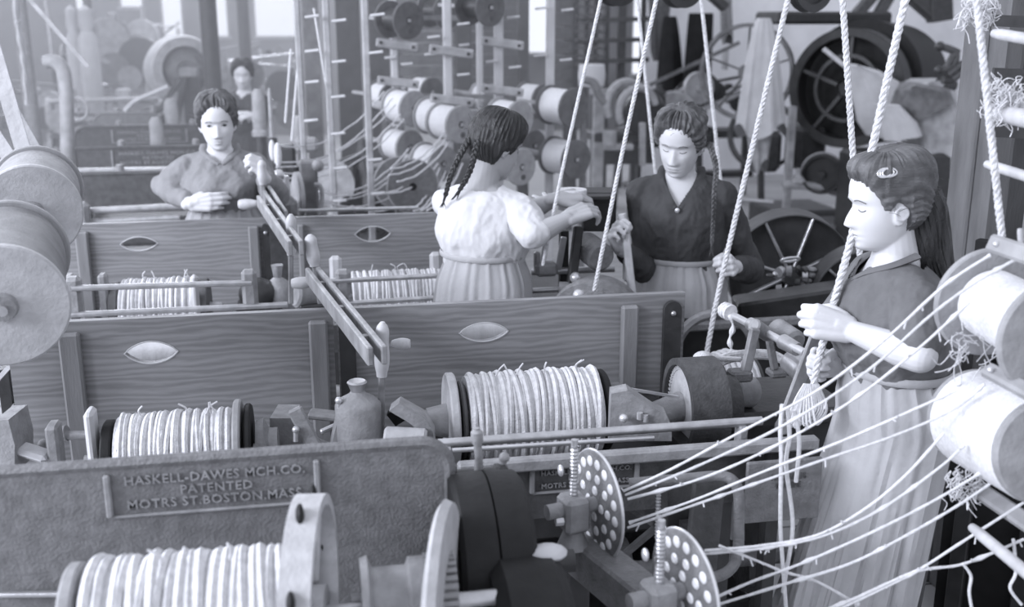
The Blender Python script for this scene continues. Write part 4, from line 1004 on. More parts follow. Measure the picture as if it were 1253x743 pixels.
part('body', MB().box(PD(925, 520, 2.98), (.40, .25, .14), bev=.02).cyl(PD(880, 470, 2.92), PD(885, 520, 2.8), .05, .06), 'dark', t)
part('roller', MB().cyl(PD(893, 478, 2.82), PD(920, 480, 2.86), .045, .045, 24, .006), 'ironlight', t)
part('lug', MB().box(PD(880, 500, 2.72), (.05, .05, .05), bev=.012), 'iron', t)
# reel of laid rope behind it
Yw = 3.05; cw = PY(925, 486, Yw)
t = thing('rope_reel', 'reel wound with laid rope behind the brake drum', 'reel', (cw.x, Yw, cw.z-.16))
w_ = MB()
for k in range(6): w_.ring((cw.x-.13+.0*k+.018*k, Yw, cw.z), (1, 0, 0), .155-.004*abs(k-2), .009, 44, 6)
part('wound_rope', w_, 'wrap', t)
part('drum', MB().lathe([(-.14, 0), (-.14, .11), (-.13, .145), (-.02, .145), (-.01, .11), (-.01, 0)], (cw.x, Yw, cw.z), (1, 0, 0), 44), 'dark', t)
w2 = MB()
for k in range(4): w2.tube(smooth_path([PD(868, 458-k*2, 2.95), PD(885, 444-k*2.5, 2.98), PD(915, 437-k*2, 3.02), PD(945, 438-k*2, 3.05), PD(962, 446-k*2, 3.05)], 6), .0085, 6)
part('rope_turns_on_top', w2, 'rope', t)
part('rope_end', MB().ball(PD(860, 438, 2.88), (.03, .02, .02)).cyl(PD(862, 438, 2.88), PD(905, 440, 2.95), .008), 'wrap', t)
# upright frames with the slanting shaft
t = thing('shaft_stand', 'two-legged stand carrying the slanting polished shaft', 'stand', tuple(PD(925, 470, 2.8)))
part('leg', MB().bar(PD(924, 402, 2.74), PD(912, 456, 2.74), .026, .020, up=(0, 1, 0), bev=.003), 'steel2', t)
part('leg', MB().bar(PD(940, 408, 2.9), PD(948, 452, 2.9), .020, .020, up=(0, 1, 0), bev=.003), 'iron', t)
part('foot', MB().box(PD(905, 459, 2.74), (.06, .05, .03), bev=.006), 'iron', t); part('foot', MB().box(PD(950, 456, 2.9), (.05, .05, .02), bev=.005), 'iron', t)
part('head', MB().cyl(PD(922, 398, 2.76), PD(940, 410, 2.80), .020, .020, 18, .004), 'ironlight', t)
t = thing('slanting_shaft', 'polished round shaft sloping down behind the foreground hands', 'shaft', tuple(PD(930, 405, 2.8)))
part('rod', MB().cyl(PD(893, 384, 2.95), PD(985, 432, 2.62), .0105, seg=16), 'bright', t)
part('collar', MB().cyl(PD(918, 396, 2.86), PD(928, 402, 2.82), .018, seg=18).cyl(PD(958, 418, 2.72), PD(976, 428, 2.66), .021, .018, 18), 'steel', t)
part('cord_knot', wound(MB(), -.018, .018, (0, 0), .020, .0045).tf(Matrix.Translation(PD(890, 381, 2.95)) @ axis_rot(PD(985, 432, 2.62)-PD(893, 384, 2.95)).to_4x4()), 'thread', t)
part('knot_fringe', MB().tube(smooth_path([PD(893, 385, 2.93), PD(897, 400, 2.93), PD(893, 415, 2.93), PD(895, 428, 2.93)], 6), [.006+.003*math.sin(i) for i in range(19)], 6), 'thread', t)
t = thing('roller_pair', 'pair of short pale rollers beyond the foreground fists', 'rollers', tuple(PD(975, 455, 2.7)))
part('roller', MB().cyl(PD(948, 402, 2.95), PD(975, 420, 2.85), .034, .034, 24, .01), 'ironlight', t)
part('roller', MB().cyl(PD(967, 440, 2.75), PD(985, 456, 2.68), .036, .032, 24, .008), 'steel', t)
t = thing('flat_lever', 'flat steel lever slanting down beneath the foreground fists', 'lever', tuple(PD(965, 560, 2.5)))
part('bar', MB().bar(PD(1001, 405, 2.56), PD(958, 520, 2.44), .034, .012, up=(0, 1, 0), bev=.003), 'steel2', t)
part('pivot', MB().cyl(PD(958, 522, 2.42), PD(958, 522, 2.50), .02, seg=18), 'iron', t)
# bent frame and blank grey plate in front
t = thing('bent_rod_frame', 'thick bent iron rod frame below the second lettered plate', 'frame', tuple(PD(830, 715, 2.1)))
fp = smooth_path([PD(770, 592, 2.16), PD(840, 586, 2.16), PD(882, 583, 2.16), PD(898, 590, 2.15), PD(904, 606, 2.14), PD(904, 640, 2.12), PD(903, 675, 2.10), PD(896, 694, 2.09), PD(880, 705, 2.08), PD(850, 710, 2.08)], 6)
part('rod', MB().tube(fp, .0125, 12), 'iron', t)
part('post', MB().bar(PD(868, 584, 2.22), PD(850, 760, 2.12), .075, .02, up=(0, 1, 0), bev=.004), 'irond', t)
part('post', MB().bar(PD(810, 588, 2.3), PD(812, 760, 2.3), .02, .02).bar(PD(740, 600, 2.35), PD(800, 640, 2.3), .02, .012).bar(PD(750, 690, 2.3), PD(810, 640, 2.3), .02, .012), 'irond', t)
part('chain_of_links', MB().tube(bez(PD(806, 600, 2.2), PD(804, 660, 2.2), 0, 30), [.004+.003*(i % 2) for i in range(31)], 6), 'steel', t)
pl0, pl1, pl2 = PY(914, 566, 2.12), PY(1006, 560, 2.12), PY(915, 640, 2.12)
t = thing('blank_plate', 'plain grey iron plate between the bent rod and the long apron', 'plate', ((pl0.x+pl1.x)/2, 2.12, pl2.z))
part('plate', MB().box(((pl0.x+pl1.x)/2, 2.12, (pl0.z+pl2.z)/2), (pl1.x-pl0.x, .012, pl0.z-pl2.z), bev=.003), 'iron', t)
tx = text_mesh([('PAT.JAN.16', 1), ('MACHINE', .7)], .085, .042, .0016); tx.tf(Matrix.Translation(((pl0.x+pl1.x)/2+.01, 2.112, pl0.z-.050))); part('faint_stamping', tx, 'irond', t, smooth=False)
t = M2
pq = PD(800, 700, 2.7)
part('side_plate', MB().box((pq.x-.05, 2.78, .33), (1.0, .06, .66), bev=.01), 'dark', t)
part('cross_rod', MB().cyl((pq.x-.5, 2.3, .52), (pq.x+.3, 2.3, .52), .02).cyl((pq.x-.5, 2.2, .38), (pq.x+.3, 2.2, .38), .015), 'iron', t)
for k in range(5): part('gear', MB().lathe([(0, 0), (0, .05+.012*(k % 2)), (.03, .05+.012*(k % 2)), (.03, 0)], (pq.x-.35+.17*k, 2.36, .46+.05*(k % 3)), (1, 0, 0), 24), 'irond', t)
# pelican hook of hanging cords by the apron
for i, (pts, D, lab) in enumerate((([(957, 495), (955, 530), (956, 560), (955, 640), (957, 680), (962, 748)], 2.06, 'slack white cord hanging in front of the blank plate, leftmost'), ([(964, 500), (966, 535), (962, 570), (970, 642), (962, 700), (958, 725)], 2.07, 'slack white cord hanging against the blank plate, nearer the apron'), ([(972, 502), (978, 540), (974, 590)], 2.08, 'short hank of white cord ending above the blank plate'))):
    single('slack_cord', MB().tube(smooth_path([PD(x, y, D) for x, y in pts], 8), .0045, 6), 'thread', lab, 'cord', 'slack cords by the blank plate')
t = thing('cord_hank', 'bundle of loose looped cord hanging below the foreground hands', 'cord', tuple(PD(985, 530, 2.3)))
for k in range(16):
    a = random.uniform(-12, 12); part('loop', MB().tube(smooth_path([PD(988+a*.3, 470, 2.33), PD(984+a, 492, 2.31), PD(984+a*1.6, 515+random.uniform(0, 10), 2.30), PD(1002+a, 500, 2.34), PD(996+a*.5, 470, 2.36)], 6), .0030, 5), 'thread', t)

# ------------------------------------------------------------------ creel of yarn bobbins at the right edge
def ridged(L, r, n=60): return [(0, 0)]+[(L*i/n, r+.0016*(i % 2)) for i in range(n+1)]+[(L, 0)]
def bobbin(label, p, q, R, rt, fa='flange', fb='flange', group='large yarn bobbins on the side creels', th=.018, thread='thread', cat='bobbin', knob=True, seg=48):
    """axis from p to q; flanges at both ends"""
    p, q = V(p), V(q); M = axis_rot(q-p); L = (q-p).length
    t = thing('yarn_bobbin', label, cat, p, group, M)
    part('flange', MB().lathe([(-th, 0), (-th, R-.004), (-th+.004, R), (-.003, R), (0, R-.003), (0, 0)], (0, 0, 0), (1, 0, 0), seg), fa, t, True)
    part('flange', MB().lathe([(0, 0), (0, R-.003), (.003, R), (th-.004, R), (th, R-.004), (th, 0)], (L, 0, 0), (1, 0, 0), seg), fb, t, True)
    part('wound_yarn', MB().lathe(ridged(L, rt, 50 if seg > 30 else 16), (0, 0, 0), (1, 0, 0), seg), thread, t, True)
    if knob:
        part('spindle', MB().cyl((-th-.03, 0, 0), (L+th+.03, 0, 0), .011, seg=14), 'steel', t, True)
        part('hub_nut', MB().cyl((-th-.016, 0, 0), (-th, 0, 0), .026, .03, 20), 'ironlight', t, True); part('hub_nut', MB().cyl((L+th, 0, 0), (L+th+.016, 0, 0), .03, .026, 20), 'ironlight', t, True)
    return t
bobbin('upper bobbin of pale yarn at the right edge, wide worn flange toward the woman', PD(1212, 371, 2.0), PD(1290, 412, 1.78), .108, .066, 'flange', 'flange')
bobbin('lower fat bobbin of pale yarn at the right edge, wound nearly full', PD(1196, 512, 2.0), PD(1278, 552, 1.76), .098, .098, 'flange', 'flange')
def creel_bar(label, a, b, w, th, D0, D1, mat='greywood', screws=()):
    p, q = PD(*a, D0), PD(*b, D1); t = thing('creel_bar', label, 'bar', tuple((p+q)/2), 'crossbars of the right-hand creel')
    part('bar', MB().bar(p, q, w, th, up=(0, 1, 0), bev=.005), mat, t)
    for s in screws: part('screw', MB().ball(PD(*s, D0-.03), .006), 'bright', t)
    return t
creel_bar('flat pale bar with two screws over the upper right bobbin', (1212, 297), (1275, 318), .034, .02, 1.93, 1.80, 'greywood', [(1219, 299), (1236, 303)])
creel_bar('flat bar with two screws lying on the lower right bobbin', (1207, 452), (1270, 486), .030, .02, 1.84, 1.70, 'greywood', [(1212, 453), (1228, 460)])
creel_bar('flat bar with two screws under the lower right bobbin', (1195, 598), (1275, 652), .034, .02, 1.95, 1.75, 'greywood', [(1207, 607), (1220, 616)])
def peg(label, a, b, D0, D1, r=.012, mat='palewood'):
    return single('creel_peg', MB().tube([PD(*a, D0).lerp(PD(*b, D1), k/6) for k in range(7)], [r*.8]+[r]*6, 12), mat, label, 'peg', 'round pegs of the right-hand creel')
peg('bright round peg slanting down at the lower right corner', (1190, 646), (1262, 706), 1.85, 1.6, .011)
peg('round peg at the upper right edge, topmost', (1217, 41), (1270, 50), 2.2, 2.0, .011)
peg('thick pale peg with fluff on it at the right edge', (1222, 138), (1275, 150), 2.2, 2.0, .018)
peg('thin round peg above the upper right bobbin', (1208, 201), (1275, 222), 2.1, 1.9, .010)
peg('short upright peg at the right edge behind the flat bar', (1248, 280), (1249, 300), 1.9, 1.9, .005)
# creel frame behind
def timber(label, a, b, D, w, d, mat, down=True, group='timbers of the right-hand creel', cat='post'):
    p, q = PD(*a, D), PD(*b, D); t = thing('creel_post', label, cat, (q.x, q.y, 0 if down else q.z), group)
    part('timber', MB().bar((q.x, q.y, 0 if down else q.z), (q.x, q.y, p.z+.25 if down else p.z), w, d, up=(0, 1, 0), bev=.006), mat, t); return t
timber('pale-edged upright timber just behind the foreground woman', (1178, 0), (1170, 300), 3.3, .028, .12, 'tarl')
timber('dark upright timber beside the pale-edged one', (1195, 0), (1186, 300), 3.32, .060, .10, 'tar')
timber('worn upright timber with chipped edge, behind the white rope', (1212, 0), (1200, 300), 3.2, .035, .10, 'tarl')
timber('broad dark upright timber at the right edge', (1238, 0), (1226, 300), 3.1, .07, .08, 'tar')
t = thing('creel_shelf', 'dark horizontal boards at the right edge behind the pegs', 'shelf', tuple(PD(1245, 100, 2.9)))
for y in (25, 90, 160): part('board', MB().bar(PD(1215, y, 2.95), PD(1300, y+4, 2.9), .05, .03, up=(0, 0, 1)), 'dark', t)
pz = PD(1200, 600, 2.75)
t = thing('shadow_panel', 'added dark panel standing for deep shadow behind the yarn bobbins at right', 'partition', (pz.x+.3, pz.y, 0))
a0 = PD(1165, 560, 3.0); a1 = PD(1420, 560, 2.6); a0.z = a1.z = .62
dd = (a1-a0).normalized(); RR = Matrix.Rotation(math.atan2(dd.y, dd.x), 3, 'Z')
part('boards', MB().box((a0+a1)/2, ((a1-a0).length, .03, 1.24), RR, .004), 'coat', t)  # black sheet added to stand for the deep shadow at lower right
a2_, a3_ = PD(1190, 100, 3.6), PD(1420, 100, 3.4); a2_.z = a3_.z = 1.85; part('upper_shadow_panel', MB().box((a2_+a3_)/2, ((a3_-a2_).length, .03, 1.2), RR, .004), 'tar', t)  # second sheet added to darken the gaps between the posts
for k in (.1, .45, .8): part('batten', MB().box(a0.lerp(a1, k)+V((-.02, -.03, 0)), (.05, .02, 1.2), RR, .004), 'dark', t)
# lint and loose threads
def lint(label, cen, D, sx, sy, n, seed, L=.05):
    rnd = random.Random(seed); mb = MB()
    for k in range(n):
        p = PD(cen[0]+rnd.uniform(-sx, sx), cen[1]+rnd.uniform(-sy, sy), D+rnd.uniform(-.02, .02)); q = [p]
        for j in range(3): p = p+V((rnd.uniform(-1, 1), rnd.uniform(-.3, .3), rnd.uniform(-1.1, .8)))*L*.4; q.append(p)
        mb.tube(smooth_path(q, 3), .0011, 4)
    return single('lint_tuft', mb, 'thread', label, 'lint', 'tufts of lint on the right-hand creel')
lint('lint hanging at the top right around the white rope', (1196, 10), 2.3, 18, 12, 90, 1)
lint('fluffy lint on the thick pale peg at the right edge', (1236, 122), 2.15, 20, 20, 120, 2)
lint('loose fibre between the two right bobbins', (1190, 425), 1.93, 30, 22, 26, 3, .07)
lint('loose fibre under the lower right bobbin', (1182, 590), 1.92, 20, 20, 60, 4, .05)
# yarns running from the discs to the right-hand creel
YARN = [([(763, 601), (820, 575), (900, 532), (1000, 478), (1080, 418), (1155, 350), (1212, 312)], 'top yarn from the farther disc to the upper bobbin'),
        ([(765, 606), (850, 572), (960, 520), (1060, 455), (1140, 385), (1195, 345), (1253, 312)], 'second yarn from the farther disc, crossing the bare forearm'),
        ([(768, 611), (860, 585), (950, 545), (1040, 492), (1120, 430), (1186, 370)], 'third yarn from the farther disc to the upper bobbin barrel'),
        ([(770, 640), (850, 612), (940, 575), (1030, 540), (1110, 505), (1170, 478)], 'fourth yarn, crossing the apron above the knee'),
        ([(768, 646), (850, 618), (930, 590), (1010, 562), (1090, 535), (1165, 502), (1205, 470)], 'fifth yarn, lying close under the fourth'),
        ([(862, 674), (930, 668), (1000, 655), (1060, 622), (1110, 580), (1155, 530)], 'bright yarn curving up over the apron from the nearer disc'),
        ([(862, 678), (940, 670), (1010, 655), (1080, 622), (1150, 572), (1180, 545)], 'bright yarn just under the uppermost curving one'),
        ([(868, 735), (920, 712), (980, 690), (1060, 655), (1130, 620), (1190, 585), (1253, 545)], 'lower straight yarn rising to the fat bobbin'),
        ([(872, 742), (960, 715), (1040, 690), (1110, 655), (1170, 620), (1215, 590)], 'lower straight yarn, second from the bottom of the apron'),
        ([(960, 765), (1040, 735), (1120, 700), (1180, 690), (1253, 660)], 'lowest yarn running to the right edge'),
        ([(1000, 758), (1060, 730), (1120, 700), (1175, 665), (1253, 615)], 'yarn crossing the bright slanting peg'),
        ([(880, 668), (930, 688), (960, 700), (1000, 712), (1050, 740)], 'slack yarn sagging to the bottom edge before the apron')]
for i, (pts, lab) in enumerate(YARN):
    n = len(pts); P = smooth_path([PD(x, y, 1.98-.12*k/(n-1) if i < 5 else 1.80+.03*k/(n-1)) for k, (x, y) in enumerate(pts)], 8)
    rr = []; slub = 0
    for k in range(len(P)):
        rr.append(.0027*random.uniform(.85, 1.15)*(1.8 if random.random() < .06 else 1))
    o = single('yarn', MB().tube(P, rr, 6), 'thread', lab, 'yarn', 'yarns from the perforated discs to the right-hand bobbins')
    fz = MB()
    for k in range(6):
        c = random.choice(P); fz.tube([c, c+V((random.uniform(-.008, .008), random.uniform(-.008, .0), random.uniform(-.02, .01)))], .0016, 4)
    f = bpy.data.objects.new('slub_fibres', fz.mesh('slub_fibres', Matrix.Translation(-o.location))); f.data.materials.append(MT['thread']); COL.objects.link(f); f.parent = o; f['kind'] = 'stuff'
for i, pts in enumerate((([(1178, 690), (1188, 705), (1186, 725), (1190, 750)]), ([(1240, 660), (1243, 700), (1236, 720), (1250, 740)]))):
    single('hanging_yarn', MB().tube(smooth_path([PD(x, y, 1.8) for x, y in pts], 8), .0030, 6), 'thread', ('beaded yarn end hanging below the bright peg', 'yarn end hanging at the lower right corner')[i], 'yarn')

# ------------------------------------------------------------------ control ropes from overhead
ROPES = [([(768, -150), (735, 0), (690, 200), (664, 325)], 3.42, 3.42, .0062, 'white control rope slanting past the outstretched arm'),
         ([(836, -150), (803, 0), (765, 170), (727, 356)], 3.30, 3.30, .0072, 'white control rope passing left of the lever in hand'),
         ([(764, -150), (780, 0), (803, 222)], 4.4, 4.4, .0075, 'white control rope ending behind the dark-bloused woman, crossing another'),
         ([(841, -150), (858, 0), (882, 225)], 4.4, 4.4, .0085, 'white control rope coming down behind the braid'),
         ([(1000, -150), (964, 0), (887, 322), (864, 436)], 3.48, 3.35, .0095, 'thick white rope held in the dark-bloused woman\'s fist'),
         ([(1020, -150), (1031, 0), (1043, 180), (1054, 340)], 3.0, 3.0, .0098, 'thick white rope passing behind the face of the foreground woman'),
         ([(1150, -150), (1108, 0), (1052, 250), (1020, 372), (1000, 448), (988, 520)], 2.42, 2.36, .0098, 'thick white rope gripped in both fists of the foreground woman'),
         ([(1178, -150), (1195, 0), (1212, 160), (1226, 290)], 2.0, 1.96, .0075, 'thick white rope hanging over the right-hand creel')]
for pts, D0, D1, r, lab in ROPES:
    n = len(pts); P = smooth_path([PD(x, y, D0+(D1-D0)*k/(n-1)) for k, (x, y) in enumerate(pts)], 10)
    single('control_rope', strand_rope(P, r), 'rope', lab, 'rope', 'control ropes from overhead')
single('control_rope', strand_rope([PD(1190, 440, 1.98), PD(1236, 470, 1.9)] and smooth_path([PD(1233, 400, 1.98), PD(1236, 440, 1.98), PD(1238, 470, 1.98)], 6), .006), 'rope', 'short stretch of white rope between the two right bobbins', 'rope', 'control ropes from overhead')
def pulley(label, c, D, R, mat='dark', ax=(1, .15, 0)):
    p = PD(*c, D); t = thing('overhead_pulley', label, 'pulley', tuple(p), 'overhead rope pulleys')
    part('wheel', MB().lathe([(-.025, R-.03), (-.025, R), (-.012, R-.014), (.012, R-.014), (.025, R), (.025, R-.03)], p, ax, 40, closed=True).lathe([(-.008, 0), (-.008, R-.02), (.008, R-.02), (.008, 0)], p, ax, 40), mat, t)
    part('hanger', MB().bar(p+V((.035, 0, 0)), p+V((.035, 0, .5)), .03, .012).bar(p-V((.035, 0, 0)), p+V((-.035, 0, .5)), .03, .012), 'dark', t)
    part('axle', MB().cyl(p-V((.05, 0, 0)), p+V((.05, 0, 0)), .012), 'steel', t)
pulley('overhead pulley above the hanging coats', (834, -22), 4.6, .105, ax=(.3, -1, 0))
pulley('overhead pulley beside the crossing ropes, left one', (755, -26), 4.8, .115, ax=(.3, -1, 0))
pulley('overhead pulley above the cloth-covered machine', (992, -17), 4.4, .10, ax=(.3, -1, 0))
# ------------------------------------------------------------------ machines between the two standing women
t = thing('capstan_machine', 'dark rope machine beneath the outstretched bare arm', 'machine', tuple(PD(720, 360, 3.6).xy)+(0,))
c0 = PD(706, 345, 3.82)
part('bed', MB().box((c0.x, c0.y+.1, c0.z-.1), (.36, .5, .10), bev=.01).box((c0.x, c0.y+.1, .4), (.3, .4, .8), bev=.02), 'dark', t)
part('shaft', MB().cyl(PD(650, 333, 3.7), PD(752, 329, 3.7), .012).cyl(PD(645, 356, 3.6), PD(690, 354, 3.6), .010), 'steel', t)
part('upright', MB().bar(PD(669, 292, 3.65), PD(664, 322, 3.65), .020, .010, up=(0, 1, 0), bev=.003), 'bright', t)
part('upright', MB().bar(PD(690, 290, 3.65), PD(683, 330, 3.65), .022, .012, up=(0, 1, 0), bev=.003), 'bright', t)
part('dark_lever', MB().bar(PD(708, 277, 3.55), PD(698, 357, 3.5), .030, .03, up=(0, 1, 0), bev=.004), 'dark2', t)
part('bearing', MB().box(PD(668, 329, 3.6), (.08, .05, .05), bev=.012).box(PD(657, 318, 3.6), (.02, .03, .06), bev=.006).cyl(PD(684, 352, 3.5), PD(700, 352, 3.5), .02), 'ironlight', t)
part('roller', MB().cyl(PD(716, 300, 3.62), PD(736, 316, 3.5), .05, .05, 28, .008), 'iron', t)
part('cover', MB().lathe([(0, 0), (0, .15), (.02, .16), (.10, .16), (.10, 0)], PD(722, 402, 3.35), (.6, .8, 0), 40), 'iron', t)
part('knob', MB().ball(PD(708, 361, 3.2), .018).ball(PD(704, 340, 3.5), .02), 'bright', t)
t = thing('upright_lever', 'pale upright lever in the dark-bloused woman\'s right hand', 'lever', tuple(PD(778, 375, 3.55)))
part('stem', MB().bar(PD(765, 284, 3.53), PD(776, 380, 3.50), .026, .02, up=(0, 1, 0), bev=.004), 'bright', t)
part('grip', MB().tube([PD(761, 262, 3.53), PD(763, 274, 3.53), PD(765, 290, 3.53), PD(768, 310, 3.53)], [.013, .016, .015, .011], 12), 'palewood', t)
part('link_rod', MB().cyl(PD(773, 308, 3.55), PD(776, 345, 3.55), .004), 'dark', t)
part('bracket', MB().box(PD(768, 330, 3.58), (.03, .03, .08), bev=.006), 'ironlight', t)
box_c = PD(725, 262, 3.72)
t = thing('reel_box', 'dark box with pale yarn that the white-bloused woman reaches into', 'box', tuple(box_c))
part('back_panel', MB().box(PD(732, 256, 3.8), (.12, .14, .14), Matrix.Rotation(-.2, 3, 'Z'), .006), 'dark2', t)
part('yarn_cake', MB().lathe([(0, 0), (0, .05), (.07, .05), (.07, 0)], PD(700, 256, 3.66), (0, 0, 1), 28), 'thread', t)
part('shelf', MB().box(PD(715, 240, 3.72), (.20, .12, .014), bev=.003).bar(PD(690, 282, 3.72), V((PD(690, 282, 3.72).x, PD(690, 282, 3.72).y, 0)), .03, .03), 'dark2', t)
part('paper_twist', MB().bar(PD(652, 239, 3.7), PD(670, 246, 3.66), .012, .006).bar(PD(665, 236, 3.7), PD(672, 246, 3.66), .012, .006), 'thread', t)
# spoked wheels right of the middle woman
def spoked(label, c, D, R, ax, n, mat, depth=.10, rimt=.03, disc=True, spoke='steel', group=None, name='spoked_wheel', sw=.022, seg=64, a0=0.3, root=None):
    p = PD(*c, D); ax = V(ax).normalized(); t = root or thing(name, label, 'wheel', (p.x, p.y, max(0, p.z-R)), group)
    x, y, a = frame(ax)
    part('rim', MB().lathe([(0, R-rimt), (0, R-.003), (.003, R), (depth, R), (depth, R-rimt)], p, ax, seg, closed=True), mat, t)
    if disc: part('back_plate', MB().lathe([(depth*.22, 0), (depth*.22, R-.006), (depth*.22+.01, R-.006), (depth*.22+.01, 0)], p, ax, seg), mat, t)
    for k in range(n):
        th = a0+2*math.pi*k/n; d = x*math.cos(th)+y*math.sin(th)
        part('spoke', MB().bar(p+a*depth*(.10 if disc else .35)+d*R*.12, p+a*depth*(.10 if disc else .35)+d*(R-rimt*.6), *((depth*.18, sw) if disc else (sw, depth*.18)), up=tuple(a.cross(d)), bev=.003), spoke, t)
    part('hub', MB().lathe([(-.03, 0), (-.03, R*.13), (0, R*.16), (depth, R*.16), (depth, 0)], p, ax, 32), mat, t)
    return t, p, a
AXC = (.25, 1, .02)
sw_, p_, a_ = spoked('large dark spoked wheel close to the dark-bloused woman\'s elbow', (968, 338), 4.35, .262, AXC, 8, 'darkc', .16, .006, group='dark spoked wheels behind the ropes', sw=.011)
spoked('dark spoked wheel partly behind the foreground woman\'s chest', (1062, 372), 4.0, .215, AXC, 7, 'darkc', .14, .006, group='dark spoked wheels behind the ropes', sw=.010, a0=.7)
part('stand', MB().bar((p_.x, p_.y+.09, p_.z), (p_.x, p_.y+.09, 0), .08, .05), 'dark', sw_)
t = thing('gear_cluster', 'bright ornate cast gearing before the large dark spoked wheel', 'gearing', tuple(PD(970, 350, 4.1)))
part('ring', MB().ring(PD(967, 318, 4.12), (0, .5, 1), .035, .006, 24, 6), 'bright', t)
rnd = random.Random(5)
for k in range(16):
    x, y = rnd.uniform(940, 1000), rnd.uniform(326, 362)
    part('casting', MB().ball(PD(x, y, 4.1), (rnd.uniform(.01, .03), .02, rnd.uniform(.008, .022)), 10, 6) if k % 2 else MB().lathe([(0, 0), (0, .02), (.02, .024), (.024, 0)], PD(x, y, 4.08), (1, rnd.uniform(-.5, .5), 0), 12), ('ironlight', 'dark', 'steel')[k % 3], t)
part('slanting_rod', MB().cyl(PD(905, 373, 3.9), PD(1062, 344, 3.9), .006), 'steel', t)
part('bed', MB().bar(PD(900, 382, 3.9), PD(1075, 356, 3.9), .14, .10, up=(0, 0, 1), bev=.01), 'dark', t)
t = thing('long_machine_bed', 'long dark machine bed under the slanting shaft, behind the guard board end', 'machine', tuple(PD(950, 395, 3.4).xy)+(0,))
g0, g1 = PD(842, 400, 3.55), PD(1080, 386, 3.55)
part('top_rail', MB().bar(g0, g1, .035, .03, up=(0, 0, 1), bev=.006), 'iron', t)
part('side_plate', MB().bar(g0+V((0, .05, -.28)), g1+V((0, .05, -.28)), .5, .04, up=(0, 1, 0), bev=.008) if False else MB().box((g0+g1)/2+V((0, .06, -.26)), ((g1-g0).length, .04, .5), Matrix.Rotation(math.atan2((g1-g0).y, (g1-g0).x), 3, 'Z'), .006), 'dark2', t)
part('arched_guard', MB().ring(PD(875, 430, 3.4), (.2, 1, 0), .13, .018, 30, 8, arc=(0, math.pi)), 'iron', t)
# ------------------------------------------------------------------ bobbins on the creel at the left edge
bobbin('nearest of the big bobbins at the left edge, its broad painted face toward us', PD(4, 372, 2.08), PD(14, 312, 2.42), .128, .116, 'flangel', 'greywood', th=.02, thread='batten', knob=True)
bobbin('big bobbin behind the nearest one at the left edge, pale face and dark rear rim', PD(40, 258, 2.74), PD(46, 232, 3.02), .124, .112, 'flangel', 'greywood', th=.022, thread='flange', knob=True)
t = thing('bobbin_stand', 'upright stand that carries the big bobbins at the left edge', 'stand', (PD(-45, 400, 2.5).x, PD(-45, 400, 2.5).y, 0))
q = PD(-45, 400, 2.5); part('post', MB().bar((q.x, q.y, 0), (q.x, q.y, 2.0), .06, .06), 'tar', t)
part('arm', MB().bar(PD(-45, 372, 2.5), PD(4, 352, 2.2), .03, .03).bar(PD(-45, 240, 2.9), PD(48, 228, 2.9), .03, .03), 'tar', t)
# bands of belting rising at the far left
for i, (a, b, D, w_, m_, lab) in enumerate((((-14, 40), (36, 210), 3.6, .05, 'sack', 'wide pale drive belt slanting down at the upper left edge'), ((-30, 130), (26, 215), 3.4, .045, 'sack', 'lower pale drive belt slanting behind the left bobbins'), ((-8, 90), (60, 210), 3.9, .035, 'farlight', 'greyish belt between the two pale ones at left'))):
    single('drive_belt', MB().bar(PD(*a, D), PD(*b, D), w_, .006, up=(0, 1, 0)), m_, lab, 'belt', 'slanting drive belts at the left')
single('drive_belt', MB().bar(PD(28, -10, 6), PD(108, 82, 6), .022, .006, up=(0, 1, 0)), 'farlight', 'long thin belt slanting across the dark upper left corner', 'belt')
single('drive_belt', MB().bar(PD(54, -10, 8), PD(64, 75, 8), .022, .006, up=(0, 1, 0)), 'farlight', 'upright narrow belt near the upper left corner', 'belt')
for (pts, D, r, lab) in (([(18, -160), (20, 5), (22, 30), (27, 60), (31, 90), (34, 128)], 7.5, .035, 'ragged pale cloth strip hanging at the upper left'), ([(55, 76), (66, 75), (76, 84), (80, 105), (82, 140), (84, 330)], 7.0, .045, 'pale bent duct like a walking stick behind the small hand wheel'),
                         ([(206, 106), (185, 115), (165, 124), (153, 136)], 8.0, .018, 'pale hose curving down to the far machine rail')):
    P = smooth_path([PD(x, y, D) for x, y in pts], 6); n = len(P)
    single('hanging_cloth' if 'cloth' in lab else 'duct', MB().tube(P, [r*(1+.25*math.sin(i*1.3)*('cloth' in lab)) for i in range(n)], 10, flat=(1, .5) if 'cloth' in lab else None), 'sack' if 'duct' not in lab else 'farlight', lab, 'cloth' if 'cloth' in lab else 'pipe')
# ------------------------------------------------------------------ farther rope machines in the left-hand row
def far_row(label, Y, pxa, pxb, yt, yb, rl, plate=None, mat='iron', rails=()):
    a, b, c = PY(pxa, yt, Y), PY(pxb, yt, Y), PY(pxa, yb, Y)
    t = iron_machine(label, Y, a.x, b.x, c.z, a.z, rl, rl, plate, depth=.6, mat=mat)
    for (qa, qb, r) in rails: part('rail', MB().cyl(PY(*qa, Y-.35), PY(*qb, Y-.35), r, seg=12), 'steel', t)
    part('bed', MB().box(((a.x+b.x)/2, Y+.3, c.z-.12), (b.x-a.x, .5, .16), bev=.02), 'irond', t)
    for k in range(2):
        x = a.x+(b.x-a.x)*(k*.55+.3); part('cylinder_cap', MB().cyl((x, Y+.15, a.z-.05), (x, Y+.15, a.z+.03), .03, .02, 16), 'ironlight', t)
    return t
Yf = 7.0; pl = (PY(137, 184, Yf).x, PY(247, 180, Yf).x, PY(137, 205, Yf).z, PY(137, 184, Yf).z)
far_row('far rope machine with lettered iron panel left of the hand-on-hip woman', Yf, 92, 262, 182, 208, 0, pl, 'irond', [((92, 209), (262, 207), .016)])
